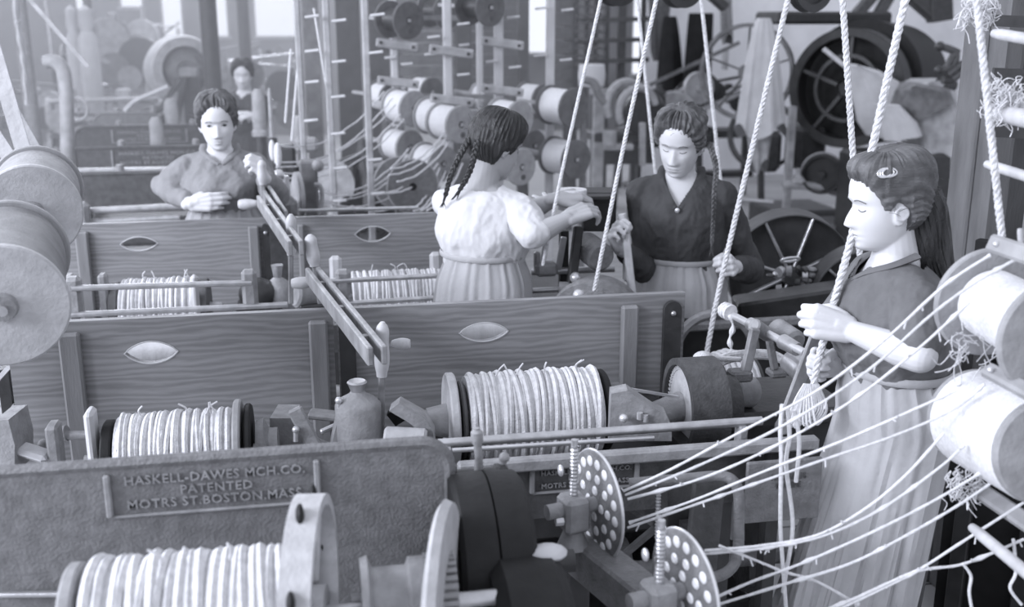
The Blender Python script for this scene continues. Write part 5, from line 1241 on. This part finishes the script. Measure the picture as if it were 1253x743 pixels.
ROW2 = far_row('far rope machine with dark round-cornered panel above the lettered one', 8.4, 90, 258, 156, 180, .09, (PY(137, 159, 8.4).x, PY(228, 157, 8.4).x, PY(137, 175, 8.4).z, PY(137, 159, 8.4).z), 'irond')
far_row('smallest and farthest rope machine panel, before the big turning drum', 9.3, 114, 196, 139, 153, .09, None, 'iron')
t = far_row('dark guard panel with pale rails in front of the far lettered machine', 5.9, 88, 262, 214, 262, 0, None, 'irond', [((88, 259), (225, 252), .016), ((84, 273), (220, 266), .016)])
part('end_bracket', MB().box(PY(97, 262, 5.5), (.10, .08, .12), bev=.02), 'ironlight', t)
for (px, py, D, r, h, lab) in ((192, 168, 7.6, .05, .28, 'pale upright cylinder on the far machine row'), (210, 143, 9, .06, .30, 'pale cylinder beside the drum stand'), (317, 138, 7.0, .045, .3, 'pale spindle cap beside the distant woman'), (331, 138, 6.2, .012, .28, 'steel spindle right of the distant woman')):
    c = PD(px, py, D); t = thing('spindle_post', lab, 'spindle', (c.x, c.y, c.z-h/2), 'upright spindles on the far machines')
    part('cap', MB().lathe([(0, 0), (0, r*1.2), (.03, r*1.2), (.04, r), (h-.03, r*.9), (h, r*.5), (h, 0)], (c.x, c.y, c.z-h/2), (0, 0, 1), 20), 'farlight', t)
    part('foot', MB().cyl((c.x, c.y, 0), (c.x, c.y, c.z-h/2), .03), 'irond', t)
spoked('', (95, 133), 8.0, .088, (-.15, -1, 0), 4, 'farlight', .03, .016, disc=False, spoke='farlight', sw=.018, seg=32, a0=.1, root=ROW2)
# big turning drum on its stand
c = PD(226, 86, 10.2); ax = V((.30, -1, .05)).normalized()
t = thing('turning_drum', 'big pale barrel-like drum on a dark trestle before the far windows', 'drum', (c.x, c.y, 0))
part('barrel', MB().lathe([(-.55, 0), (-.55, .24), (-.50, .30), (-.25, .33), (0, .325), (.10, .30), (.10, .22), (.06, .215)], c, ax, 56), 'farlight', t)
part('front_disc', MB().lathe([(.02, 0), (.05, .16), (.03, .2), (.06, .22)], c, ax, 48).lathe([(.05, .0), (.09, .09), (.07, .14)], c, ax, 48), 'farmid', t)
part('axle', MB().cyl(c, c+ax*.25, .03).box(c+ax*.2+V((0, 0, -.02)), (.16, .12, .08), bev=.01), 'ironlight', t)
b0 = c+ax*.2
for dx in (-.22, .22): part('trestle_leg', MB().bar(b0+V((dx*.2, 0, -.05)), V((b0.x+dx*1.6, b0.y, .0)), .06, .05), 'darkc', t)
part('trestle_plate', MB().box(b0+V((0, .05, -.28)), (.14, .05, .48)), 'darkc', t)
part('brace', MB().bar(PD(188, 146, 9.8), PD(221, 96, 9.8), .05, .04), 'darkc', t)

# ------------------------------------------------------------------ generic far machinery, each one different
def far_machine(label, px, py0, D, w, d, h, seed, mat='farmid', wheels=3, rods=4, dark='irond', legs=4):
    rnd = random.Random(seed); c = PD(px, py0, D); c.z = 0; t = thing('spinning_machine', label, 'machine', tuple(c), 'spinning and winding machines at the back')
    B = lambda x, y, z: c+V((x, y, z))
    for sx in (-1, 1):
        for sy in (-1, 1): part('leg', MB().bar(B(sx*w*.46, sy*d*.4, h*.55), B(sx*w*.5, sy*d*.5, 0), .06, .05), mat, t)
        part('end_frame', MB().ring(B(sx*w*.47, 0, h*.70), (1, .1, 0), h*.20, .03, 28, 6, arc=(0, math.pi)).box(B(sx*w*.46, 0, h*.58), (.05, d*.9, .08), bev=.01), mat, t)
    part('bed', MB().box(B(0, 0, h*.52), (w*.95, d*.7, .08), bev=.01).box(B(0, 0, h*.2), (w*.9, d*.4, .06), bev=.01), dark, t)
    for k in range(rods): part('rod', MB().cyl(B(-w*.48, rnd.uniform(-.3, .3)*d, h*rnd.uniform(.55, 1)), B(w*.48, rnd.uniform(-.3, .3)*d, h*rnd.uniform(.55, 1)), rnd.uniform(.012, .025), seg=10), rnd.choice(['steel', mat, dark]), t)
    for k in range(wheels):
        r = rnd.uniform(.08, .2)*h/1.2; q = B(rnd.uniform(-.42, .42)*w, -d*.5, h*rnd.uniform(.5, .95)); ax = V((rnd.uniform(-.6, .6), -1, 0))
        part('gear_wheel', MB().lathe([(0, r-.03), (0, r), (.04, r), (.04, r-.03)], q, ax, 32, closed=True).lathe([(.01, 0), (.015, r-.01), (.03, r-.01), (.03, 0)], q, ax, 32).cyl(q-ax.normalized()*.02, q+ax.normalized()*.06, .03), rnd.choice([mat, dark, 'farlight']), t)
    for k in range(5):
        q = B(rnd.uniform(-.45, .45)*w, rnd.uniform(-.3, .3)*d, h*rnd.uniform(.6, 1.0)); hh = rnd.uniform(.08, .25)
        part('housing', MB().box(q, (rnd.uniform(.06, .16), .12, hh), bev=.02) if k % 2 else MB().cyl(q, q+V((0, 0, hh)), rnd.uniform(.03, .06), .03, 14), rnd.choice([mat, dark, 'farlight', 'ironlight']), t)
    return t
far_machine('cluttered pale machine at the back behind the white drive belts', 58, 140, 12.5, 1.0, .7, 1.3, 11, 'farmid')
far_machine('dark geared machine at the back left, beside the pale hanging rollers', 135, 90, 13.5, 1.1, .7, 1.7, 12, 'farmid', 5, 5, 'darkc')
far_machine('mottled machine at the back between drum and windows', 178, 80, 15, 1.0, .6, 1.9, 13, 'farmid', 4, 6, 'irond')
far_machine('grey machine at the back between the two dark columns', 280, 90, 14.5, .9, .6, 1.6, 14, 'farmid', 3, 4, 'irond')
far_machine('dark machine just behind the distant woman', 322, 100, 13.0, .8, .6, 1.5, 15, 'farmid', 3, 4, 'darkc')
far_machine('low machine behind the farthest rope machine panel', 130, 130, 11.4, 1.2, .5, 1.15, 16, 'farlight', 3, 4, 'irond')
far_machine('winding machine with spindles seen through the creel posts', 392, 200, 6.3, .5, .4, 1.15, 17, 'irond', 4, 5, 'darkc')
far_machine('dark winding machine low behind the creel yarns', 475, 220, 7.2, .6, .4, 1.0, 18, 'irond', 3, 4, 'dark')
far_machine('dark-legged machine behind the crossing control ropes', 805, 185, 10.4, .7, .6, 1.35, 19, 'irond', 4, 5, 'dark')
far_machine('black machine foot below the hanging coats', 880, 170, 11.2, .8, .5, 1.35, 20, 'dark', 4, 5, 'dark')
# two pale upright rollers blurred by the light at the back left
for i, (px, lab) in enumerate(((97, 'narrower pale vertical roller at the back left'), (114, 'wider pale vertical roller at the back left'))):
    c = PD(px, 118, 12.0); r = (.075, .10)[i]; t = thing('vertical_roller', lab, 'roller', (c.x, c.y, 0))
    part('cylinder', MB().lathe([(0, 0), (0, r*.8), (.2, r), (.5, r*.7), (.62, r), (1.3, r*1.15), (1.65, r), (1.72, r*.6), (1.78, r*.8), (1.95, r*.7), (2.0, 0)], (c.x, c.y, 0), (0, 0, 1), 24), 'sack', t)

# ------------------------------------------------------------------ creel racks in the middle of the back
def rack_post(label, px, D, w, mat, ybase=300, pegs=(), bars=(), top=2.5, down=0.0):
    c = PD(px, 90, D); t = thing('creel_post', label, 'post', (c.x, c.y, down), 'posts of the yarn creels at the back')
    part('timber', MB().bar((c.x, c.y, down), (c.x, c.y, top), w, .06, up=(0, 1, 0), bev=.006), mat, t)
    for y in bars:
        z = PD(px, y, D-.06).z; part('crossbar', MB().bar((c.x-.11, c.y-.06, z+.012), (c.x+.14, c.y-.05, z-.02), .05, .025, up=(0, 1, 0), bev=.006), 'farlight', t)
        part('bolt', MB().ball((c.x-.085, c.y-.08, z+.01), .010), 'dark', t); part('bolt', MB().ball((c.x+.11, c.y-.07, z-.018), .010), 'dark', t)
    for (dx, y) in pegs:
        q = PD(px+dx, y, D-.05); part('peg', MB().cyl(q+V((-.030, 0, -.004)), q+V((.036, -.03, .004)), .0075, seg=10), 'palewood', t)
    return t
rack_post('thin pale creel post rising left of the creel yarns', 367, 5.4, .030, 'farlight', pegs=[(14, 20), (14, 62), (14, 100), (13, 147)])
rack_post('thin pale creel post second from the left', 402, 5.4, .034, 'farlight', pegs=[(12, 25), (12, 75), (11, 118), (11, 163), (14, 205), (13, 245)])
rack_post('thin pale creel post in the middle, among the creel yarns', 449, 5.4, .034, 'farlight', pegs=[(12, 18), (10, 64), (9, 195), (12, 236)])
rack_post('pale creel post under the dark topmost bobbin', 483, 6.6, .040, 'sack', bars=(54, 100), pegs=[(14, 78), (-6, 70)])
rack_post('broad pale creel post above the grey-faced bobbins', 548, 6.2, .048, 'sack', bars=(62, 122), pegs=[(18, 29), (18, 91), (-22, 66), (-18, 45)])
rack_post('narrow pale creel post right of the broad one', 587, 7.6, .040, 'sack', pegs=[(-20, 55), (18, 75)])
rack_post('broad pale creel post above the white-bloused woman\'s shoulder', 610, 6.4, .050, 'sack', bars=(52, 110), pegs=[(17, 21), (19, 82), (-6, 18), (-9, 75)])
rack_post('pale creel post beside the bright window', 673, 6.6, .046, 'sack', pegs=[(-12, 10), (20, 12), (18, 73), (-14, 68)])
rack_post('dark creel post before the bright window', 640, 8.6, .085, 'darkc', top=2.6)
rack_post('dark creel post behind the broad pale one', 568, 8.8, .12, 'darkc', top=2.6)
rack_post('dark creel post left of the dark topmost bobbin', 465, 8.8, .16, 'darkc', top=2.6)
rack_post('wide dark creel post behind the thin pale ones', 428, 9.2, .20, 'darkc', top=2.6)
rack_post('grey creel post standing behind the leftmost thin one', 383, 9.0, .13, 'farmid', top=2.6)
def board_stack(label, px0, px1, y0, y1, D, n, mat):
    a, b = PD(px0, y0, D), PD(px1, y1, D); t = thing('boarded_screen', label, 'panel', ((a.x+b.x)/2, a.y, 0), 'dark boarded creel backs')
    for k in range(n): part('board', MB().box(((a.x+b.x)/2, a.y+random.uniform(0, .02), b.z+(a.z-b.z)*(k+.5)/n), (abs(b.x-a.x), .03, (a.z-b.z)/n*.92), bev=.004), mat, t)
    part('stile', MB().box((a.x, a.y+.04, a.z/2), (.06, .04, a.z)).box((b.x, a.y+.04, a.z/2), (.06, .04, a.z)), 'darkc', t)
board_stack('dark boarded panel behind the creel under the topmost bobbin', 486, 560, -20, 150, 9.4, 12, 'farmid')
board_stack('dark boarded panel behind the creel above the woman in white', 566, 640, -20, 150, 9.6, 12, 'irond')
board_stack('dark boarded panel between creel and slatted rack', 676, 700, -20, 150, 9.4, 10, 'irond')
# slatted rack of pegs before the windows
t = thing('peg_rack', 'tall dark rack of rows of pegs against the bright window', 'rack', tuple(PD(740, 150, 12).xy)+(0,))
for px in (693, 704, 717, 728, 742, 760, 786): 
    c = PD(px, 60, 12); part('upright', MB().bar((c.x, c.y, 0), (c.x, c.y, 2.7), .05 if px != 760 else .09, .05, up=(0, 1, 0)), 'darkc' if px % 2 else 'dark', t)
for y in (-6, 23, 48, 73): part('shelf', MB().bar(PD(700, y+3, 11.9), PD(794, y, 11.9), .04, .05, up=(0, 0, 1)), 'dark', t)
for i, px in enumerate((700, 712, 724, 733)):
    for y in range(-2, 88, 10): part('peg', MB().cyl(PD(px-5, y-1, 11.8), PD(px+7, y+2, 11.7), .014, seg=8), 'darkc', t)
# bobbins on the creel
CREEL = [((498, 25), 6.4, 'flanged', 'dark', 'topmost dark bobbin, its round end toward us', 22), ((546, 14), 7.0, 'flanged', 'dark', 'dark bobbin behind the broad pale post at the top', 20), ((598, 9), 6.2, 'flanged', 'dark', 'dark bobbin at the top edge beside the broad pale posts', 22),
         ((505, 133), 6.3, 'flange', 'thread', 'grey-faced yarn bobbin right of the middle creel post', 22), ((478, 120), 7.0, 'flanged', 'thread', 'small yarn bobbin at the left end of the creel', 18), ((527, 112), 7.6, 'flanged', 'thread', 'yarn bobbin peeping out behind the broad pale post', 17),
         ((546, 145), 6.2, 'flange', 'thread', 'yarn bobbin with bright barrel left of the dark-haired head', 23), ((562, 152), 6.0, 'flange', 'thread', 'yarn bobbin touching the dark-haired head', 23), ((634, 145), 6.1, 'flange', 'thread', 'round grey-faced bobbin right of the dark-haired head', 22),
         ((664, 122), 7.2, 'flanged', 'thread', 'yarn bobbin with dark end near the bright window', 19), ((700, 132), 6.4, 'flanged', 'thread', 'large yarn bobbin with dark speckled face behind the slanting rope', 24), ((652, 178), 6.9, 'flanged', 'thread', 'yarn bobbin with dark end low behind the round grey face', 19),
         ((703, 195), 6.4, 'flanged', 'thread', 'lowest large bobbin with dark face behind the slanting rope', 24), ((636, 204), 6.0, 'flange', 'thread', 'grey-faced bobbin just above the white shoulder', 23), ((500, 180), 6.4, 'flange', 'thread', 'yarn bobbin under the grey-faced one, yarns fanning from it', 21),
         ((540, 200), 6.1, 'flange', 'thread', 'yarn bobbin behind the white-bloused back', 22), ((602, 118), 7.6, 'flange', 'thread', 'half-hidden bobbin above the dark-haired head', 15)]
for (px, py), D, fm, tm, lab, r in CREEL:
    c = PD(px, py, D); R = r*D/1300; ax = V((.50, -.86, -.04)).normalized()
    t = bobbin(lab, c-ax*R*1.55, c, R, R*.86 if tm == 'thread' else R*.6, fm, fm, 'yarn bobbins on the creel at the back', .02, tm, knob=False, seg=32)
    part('hub_hole', MB().cyl((R*1.55+.0195, 0, 0), (R*1.55+.024, 0, 0), .018, seg=12), 'black', t, True)
    part('drive_hole', MB().cyl((R*1.55+.0195, R*.1, -R*.55), (R*1.55+.024, R*.1, -R*.55), .016, seg=12), 'irond', t, True)
    part('support_arm', MB().bar((-.30, 0, 0), (R*1.55+.03, 0, 0), .02, .02), 'farlight', t, True)
for (y0, D, px0, px1, lab) in ((22, 6.75, 484, 612, 'top grey rail carrying the dark bobbins of the creel'), (118, 7.35, 470, 672, 'grey rail behind the upper row of yarn bobbins'), (142, 6.55, 490, 715, 'grey rail behind the middle row of yarn bobbins'), (192, 6.55, 486, 715, 'grey rail behind the lowest row of yarn bobbins')):
    a, b = PD(px0, y0, D), PD(px1, y0, D); t = thing('creel_rail', lab, 'rail', tuple((a+b)/2), 'long rails of the creel at the back')
    part('bar', MB().bar(a, b, .04, .03, up=(0, 0, 1)), 'farmid', t)
    for q in (a, b): part('end_post', MB().bar(q+V((0, .03, 0)), (q.x, q.y+.03, 0), .04, .03), 'farmid', t)
for (px, py, D, r, lab) in ((505, 228, 5.6, 33, 'large flat grey disc in front of the creel, lower one'), (488, 224, 6.0, 32, 'large flat grey disc half behind the other one')):
    c = PD(px, py, D); R = r*D/1300; t = thing('flat_disc', lab, 'disc', (c.x, c.y, c.z-R), 'flat discs by the creel')
    part('disc', MB().lathe([(-.01, 0), (-.01, R-.003), (-.007, R), (.007, R), (.01, R-.003), (.01, 0)], c, (.25, -1, .05), 48), 'iron', t)
    part('rim', MB().ring(c+V((.0, -.008, 0)), (.25, -1, .05), R, .004, 48, 6), 'farlight', t); part('centre_hole', MB().cyl(c-V((0, .018, 0)), c, .02, seg=12), 'black', t)
    part('stem', MB().bar((c.x, c.y+.03, 0), (c.x, c.y+.03, c.z), .03, .03), 'irond', t)
# creel yarns
fans = [((480, 120), (338, 205)), ((484, 128), (336, 198)), ((490, 140), (345, 212)), ((494, 146), (352, 218)), ((500, 182), (380, 232)), ((498, 190), (390, 234)), ((505, 196), (372, 240)), ((520, 206), (395, 246)), ((530, 212), (430, 252)), ((470, 112), (340, 178)), ((545, 160), (478, 206)), ((548, 166), (476, 214)), ((552, 170), (486, 222)), ((538, 206), (500, 256)), ((545, 210), (506, 258)), ((560, 190), (515, 258)), ((566, 200), (522, 258)), ((536, 200), (470, 236)), ((532, 196), (455, 238))]
for i, (a, b) in enumerate(fans):
    P = bez(PD(*a, 6.0), PD(*b, 5.2), .10 if i < 10 else .05, 14, wob=.003)
    single('creel_yarn', MB().tube(P, .0042 if i < 10 else .0050, 5), 'thread', ['yarn sweeping from the small left creel bobbins down to the levers', 'yarn falling steeply from the creel behind the white blouse', 'yarn fanning low across the thin creel posts'][0 if b[0] < 360 else (1 if b[0] > 490 else 2)], 'yarn', ['yarns sweeping left', 'yarns falling steeply', 'yarns fanning low'][0 if b[0] < 360 else (1 if b[0] > 490 else 2)])
for (a, b, D) in (((356, 60), (349, 150), 5.6), ((364, 85), (357, 172), 5.5), ((384, 10), (400, 110), 5.6)):
    single('thin_cord', MB().cyl(PD(*a, D), PD(*b, D), .007, seg=6), 'thread', {356: 'thin upright cord left of the creel posts', 364: 'thin cord beside the leftmost creel post', 384: 'thin cord slanting between two creel posts'}[a[0]], 'cord')
# small machine heads behind the far guard board
t = thing('small_tension_head', 'small machine head with white disc right of the far lever', 'machine', tuple(PD(360, 262, 4.8)))
part('disc', MB().lathe([(-.008, 0), (-.008, .105), (.008, .105), (.008, 0)], PD(365, 238, 4.9), (-1, -.25, 0), 36), 'farlight', t)
part('screw', MB().cyl(PD(351, 248, 4.8), PD(350, 215, 4.8), .018, .014, 12).ball(PD(341, 214, 4.8), .025), 'bright', t)
part('body', MB().box(PD(345, 254, 4.8), (.14, .12, .10), bev=.03).cyl(PD(330, 262, 4.75), PD(362, 260, 4.8), .03).box(PD(350, 300, 4.9), (.2, .2, .3)), 'iron', t)
part('shuttle', MB().ball(PD(340, 190, 5.0), (.018, .02, .06)).ball(PD(333, 184, 5.0), (.015, .015, .05)), 'thread', t)
t = thing('frame_column', 'grey standing slab beside the white disc, behind the far guard board', 'frame', tuple(PD(380, 262, 5.0).xy)+(0,))
q = PD(380, 262, 5.05); zt = PD(380, 196, 5.05).z; part('slab', MB().box((q.x, q.y, zt/2), (.085, .10, zt), bev=.01), 'farmid', t)
part('knob', MB().ball(PD(389, 203, 4.95), .028), 'ironlight', t)
part('bent_rod', MB().tube(smooth_path([PD(385, 226, 4.9), PD(392, 228, 4.9), PD(394, 245, 4.9), PD(390, 262, 4.9)], 5), .010, 8), 'farlight', t)
t = thing('floor_rail', 'pale rail along the top of the far guard board', 'rail', tuple(PD(470, 258, 4.6))); part('bar', MB().cyl(PD(366, 258, 4.7), PD(512, 254, 4.7), .008), 'steel', t)

# ------------------------------------------------------------------ right back: winding heads, cloths, flywheel
t = thing('winding_machine', 'grey machine with two curved arms behind the crossing ropes', 'machine', tuple(PD(760, 210, 9.6).xy)+(0,))
part('side_frame', MB().bar(PD(733, 112, 9.5), V((PD(733, 112, 9.5).x, PD(733, 112, 9.5).y, 0)), .10, .06, up=(0, 1, 0), bev=.01).bar(PD(722, 112, 9.5), PD(752, 112, 9.5), .05, .05), 'farlight', t)
for k, (px, py, r) in enumerate(((766, 118, .20), (780, 126, .20))):
    part('curved_arm', MB().ring(PD(px, py+10, 9.4), (.35, -1, 0), r, .032, 26, 8, arc=(.25, math.pi+.5)), 'farlight', t)
part('curved_arm', MB().tube(smooth_path([PD(715, 98, 9.3), PD(727, 102, 9.3), PD(734, 118, 9.3), PD(741, 126, 9.3)], 5), .035, 8), 'farmid', t)
part('disc', MB().lathe([(0, 0), (0, .20), (.05, .20), (.05, 0)], PD(785, 138, 9.5), (.3, -1, 0), 36), 'dark', t)
part('bed', MB().box(PD(760, 165, 9.7), (.6, .4, .08), bev=.01), 'dark', t); part('lower_bed', MB().box(PD(765, 190, 9.8), (.5, .2, .14)), 'dark', t)
part('tray', MB().bar(PD(738, 180, 9.3), PD(775, 180, 9.3), .06, .05, up=(0, 0, 1), bev=.008).cyl(PD(746, 160, 9.3), PD(746, 178, 9.3), .06), 'farlight', t)
part('front_post', MB().bar(PD(786, 150, 9.2), PD(786, 203, 9.2), .05, .05, bev=.006), 'farlight', t)
c = PD(724, 105, 10.4)
t = thing('yarn_bobbin', 'white yarn package standing on the far winding machine', 'bobbin', tuple(c)); part('wound_yarn', MB().lathe([(0, 0), (0, .12), (.10, .13), (.2, .12), (.2, 0)], c, (0, 0, 1), 24), 'thread', t)
def drape(label, name, top, bot, w0, w1, D, mat, nf=5, seed=0, tilt=0, cat='cloth', depth=.10, hook=None, group=None):
    """cloth hanging from a point or edge: lofted folds with real depth"""
    rings = []; n = 22
    for i in range(n+1):
        f = i/n; c = PD(top[0]+(bot[0]-top[0])*f, top[1]+(bot[1]-top[1])*f, D); w_ = (w0+(w1-w0)*(f**.7))*D/1300; r = []
        for k in range(56):
            th = 2*math.pi*k/56; fold = 1+.24*sstep(0, .5, f)*math.sin(nf*th+seed+1.5*f)+.10*math.sin(2.3*nf*th+seed*2)
            dz = -.06*sstep(.85, 1, f)*math.sin(3*th+seed)
            r.append(c+V((math.cos(th)*w_*.5*(1+.06*math.sin(nf*th)), math.sin(th)*depth*(.35+.65*f)*fold, dz)))
        rings.append(r)
    mb = MB().loft(rings)
    o = single(name, mb, mat, label, cat, group); return o
drape('light cloth hanging over the corner of the machine left of the black flywheel', 'hanging_cloth', (935, 22), (932, 160), 16, 66, 8.4, 'sack', 5, 1)
drape('small torn grey cloth below the large light one', 'hanging_cloth', (930, 152), (928, 202), 40, 20, 8.5, 'farlight', 3, 2)
drape('black coat hanging on the whitewashed wall, left one', 'hanging_coat', (820, 20), (820, 108), 15, 36, 11.7, 'coat', 4, 1, group='coats on the wall', cat='coat')
drape('black coat hanging on the whitewashed wall, right one', 'hanging_coat', (858, 16), (852, 108), 30, 36, 11.6, 'coat', 4, 2, group='coats on the wall', cat='coat')
drape('grey cloth hanging on the wall next to the peg rack', 'hanging_cloth', (808, -8), (806, 68), 30, 18, 11.8, 'irond', 3, 3)
drape('dark narrow garment on the wall above the light cloth', 'hanging_coat', (888, -10), (890, 48), 16, 12, 11.8, 'iron', 3, 4, cat='coat')
AXF = V((-.76, -.65, .06)).normalized()
cF = PD(1034, 106, 8.6)
t = thing('flywheel_engine', 'big dark engine with great black spoked flywheel on the right', 'machine', tuple(PD(1000, 245, 8.9).xy)+(0,))
_, p_, a_ = spoked('', (1034, 108), 8.6, .47, AXF, 5, 'dark2', -.16, .07, disc=False, spoke='dark', sw=.06, seg=72, root=t)
part('inner_ring', MB().lathe([(-.02, .24), (-.02, .27), (-.06, .27), (-.06, .24)], p_, a_, 56, closed=True), 'dark', t)
part('belt_guard', MB().lathe([(-.30, 0), (-.30, .50), (-.95, .50), (-.95, 0)], p_+V((0, 0, .05)), a_, 56), 'black', t)
part('top_plate', MB().bar(PD(938, 22, 9.0), PD(1075, 22, 9.3), .4, .10, up=(0, 0, 1), bev=.02), 'dark2', t)
q = PD(962, 250, 8.6); part('leg', MB().bar((q.x, q.y, 0), (q.x, q.y, PD(962, 130, 8.6).z), .055, .05), 'farlight', t)
q = PD(1005, 240, 8.8); part('base', MB().box((q.x, q.y+.5, .14), (.6, .6, .24), bev=.02), 'irond', t)
part('bearing', MB().box(PD(985, 180, 8.9), (.25, .3, .35), bev=.03), 'dark', t); part('bearing', MB().box(PD(935, 185, 9.0), (.25, .2, .34), bev=.04), 'irond', t)
part('swing_bar', MB().tube(smooth_path([PD(958, 226, 8.3), PD(985, 227, 8.3), PD(1010, 231, 8.3), PD(1040, 240, 8.3)], 5), .035, 8, flat=(1, 1)), 'farlight', t)
part('connecting_rod', MB().bar(PD(1008, 60, 8.2), PD(1042, 88, 8.2), .03, .03), 'palewood', t)
part('oil_cup', MB().cyl(PD(977, 222, 8.2), PD(977, 214, 8.2), .06, .02).cyl(PD(977, 214, 8.2), PD(977, 206, 8.2), .02), 'ironlight', t)
part('foot_rod', MB().bar(PD(905, 243, 8.4), PD(946, 247, 8.4), .02, .02), 'bright', t)
spoked('', (1006, 212), 8.3, .155, (-.5, -.85, 0), 4, 'dark2', .08, .02, spoke='dark', seg=40, root=t)
part('pale_rim', MB().ring(PD(1006, 212, 8.3), (-.5, -.85, 0), .155, .012, 40, 6), 'ironlight', t)
for (px, py, r) in ((915, 88, .40), (935, 165, .30)): spoked('', (px, py), 9.2, r, (-.6, -.8, 0), 5, 'farmid' if px == 915 else 'irond', .08, .03, disc=False, spoke='irond', seg=48, root=t)
# cloth-covered machine
t = thing('covered_machine', 'machine under grey cloth covers right of the flywheel', 'machine', tuple(PD(1110, 190, 8.0).xy)+(0,))
def shell(pts, D, th, mat, nm):
    rings = []
    for (x0, y0, x1, y1) in pts:
        a, b = PD(x0, y0, D), PD(x1, y1, D); r = []
        for k in range(40):
            u = 2*math.pi*k/40; m = (a+b)/2; h = (b-a)/2
            r.append(m+h*math.cos(u)+V((math.sin(YAW), math.cos(YAW), 0))*(th*math.sin(u)*(1+.15*math.sin(5*u))))
        rings.append(r)
    part(nm, MB().loft(rings), mat, t)
shell([(1038, 80, 1044, 78), (1040, 96, 1075, 86), (1044, 120, 1100, 100), (1050, 150, 1118, 135), (1060, 165, 1126, 175)], 8.1, .16, 'sack', 'light_cover')
shell([(1112, 100, 1150, 96), (1096, 118, 1168, 112), (1094, 140, 1172, 140), (1112, 190, 1168, 192), (1112, 215, 1168, 215)], 8.0, .22, 'farlight', 'dome_cover')
shell([(1098, 110, 1112, 100), (1092, 128, 1160, 104), (1100, 150, 1166, 120)], 7.9, .2, 'farmid', 'upper_flap')
shell([(1070, 128, 1100, 128), (1076, 150, 1122, 150), (1082, 172, 1128, 165)], 7.7, .1, 'sack', 'folded_cloth')
q = PD(1110, 215, 8.0); part('body', MB().box((q.x, q.y, .45), (.9, .5, .9), bev=.03), 'dark', t)
part('clamp', MB().cyl(PD(1152, 104, 7.8), PD(1164, 104, 7.9), .06, .05, 18).box(PD(1130, 205, 7.8), (.5, .08, .10), bev=.02), 'dark2', t)
# pipe fixture on the wall
t = thing('wall_pipe_fixture', 'tangle of dark pipe elbows and taps by the timber post', 'pipes', tuple(PD(1165, 80, 9)))
for pts in ([(1150, 57), (1162, 60), (1170, 66), (1166, 80), (1150, 86)], [(1160, 92), (1172, 82), (1185, 74), (1194, 70)], [(1165, 98), (1180, 86), (1192, 78)], [(1172, 60), (1164, 72), (1158, 84)]):
    part('pipe', MB().tube(smooth_path([PD(x, y, 7.5) for x, y in pts], 6), .026, 8), 'irond', t)
part('tap', MB().ball(PD(1150, 57, 7.5), .035), 'dark', t); part('tap', MB().ball(PD(1149, 86, 7.5), .032), 'dark', t); part('valve', MB().box(PD(1160, 98, 7.5), (.10, .04, .05), bev=.01), 'dark', t)
# beams on the upper right wall
for (a, b, w_, m_, lab) in (((1043, -20), (1062, 22), .0, 'x', ''),):
    pass
for (a, b, D, w_, m_, lab) in (((1074, -12), (1048, 18), 11.5, .10, 'irond', 'dark slanting roof strut left of the wall bracket, first'), ((1092, -12), (1068, 30), 11.5, .10, 'irond', 'dark slanting roof strut left of the wall bracket, second'), ((1108, -16), (1145, 16), 9.5, .16, 'dark', 'heavy black bracket on the upper right wall'), ((1148, -16), (1150, 26), 9.5, .20, 'dark', 'black wall hanger beside the heavy bracket'), ((868, -8), (888, 10), 10, .08, 'dark', 'black bracket arm near the pulley over the coats')):
    single('wall_bracket', MB().bar(PD(*a, D), PD(*b, D), w_, .12, up=(0, 1, 0), bev=.01), m_, lab, 'bracket', 'dark brackets and struts on the wall')
single('drive_belt', MB().bar(PD(795, 104, 10.4), PD(905, 52, 10.4), .035, .010, up=(0, 1, 0)), 'farmid', 'thin belt slanting across the black coats', 'belt')
single('drive_belt', MB().bar(PD(850, 138, 9.6), PD(905, 115, 9.6), .035, .010, up=(0, 1, 0)), 'farlight', 'short pale belt behind the curly-haired head', 'belt')
single('broom_stick', MB().cyl(PD(1165, 290, 6.4), PD(1120, 330, 6.4), .01), 'farlight') if False else None
t = thing('floor_bench', 'low pale wooden bench on the floor behind the foreground woman\'s face', 'bench', tuple(PD(1030, 262, 8).xy)+(0,))
q = PD(1015, 255, 8.3); part('top', MB().box((q.x+.35, q.y, .28), (1.1, .4, .05), bev=.01), 'tarl', t)
for dx in (-.1, .8): part('leg', MB().box((q.x+dx, q.y, .13), (.06, .35, .26), bev=.005), 'tar', t)

# ------------------------------------------------------------------ dust hanging in the air of the far hall
hz = single('dust_haze', MB().box((-2.3, 11.4, 2.0), (8.2, 12.4, 3.96)), 'haze', kind='stuff', smooth=False)
hz['label'] = 'pale dusty air filling the far hall'; hz['category'] = 'haze'
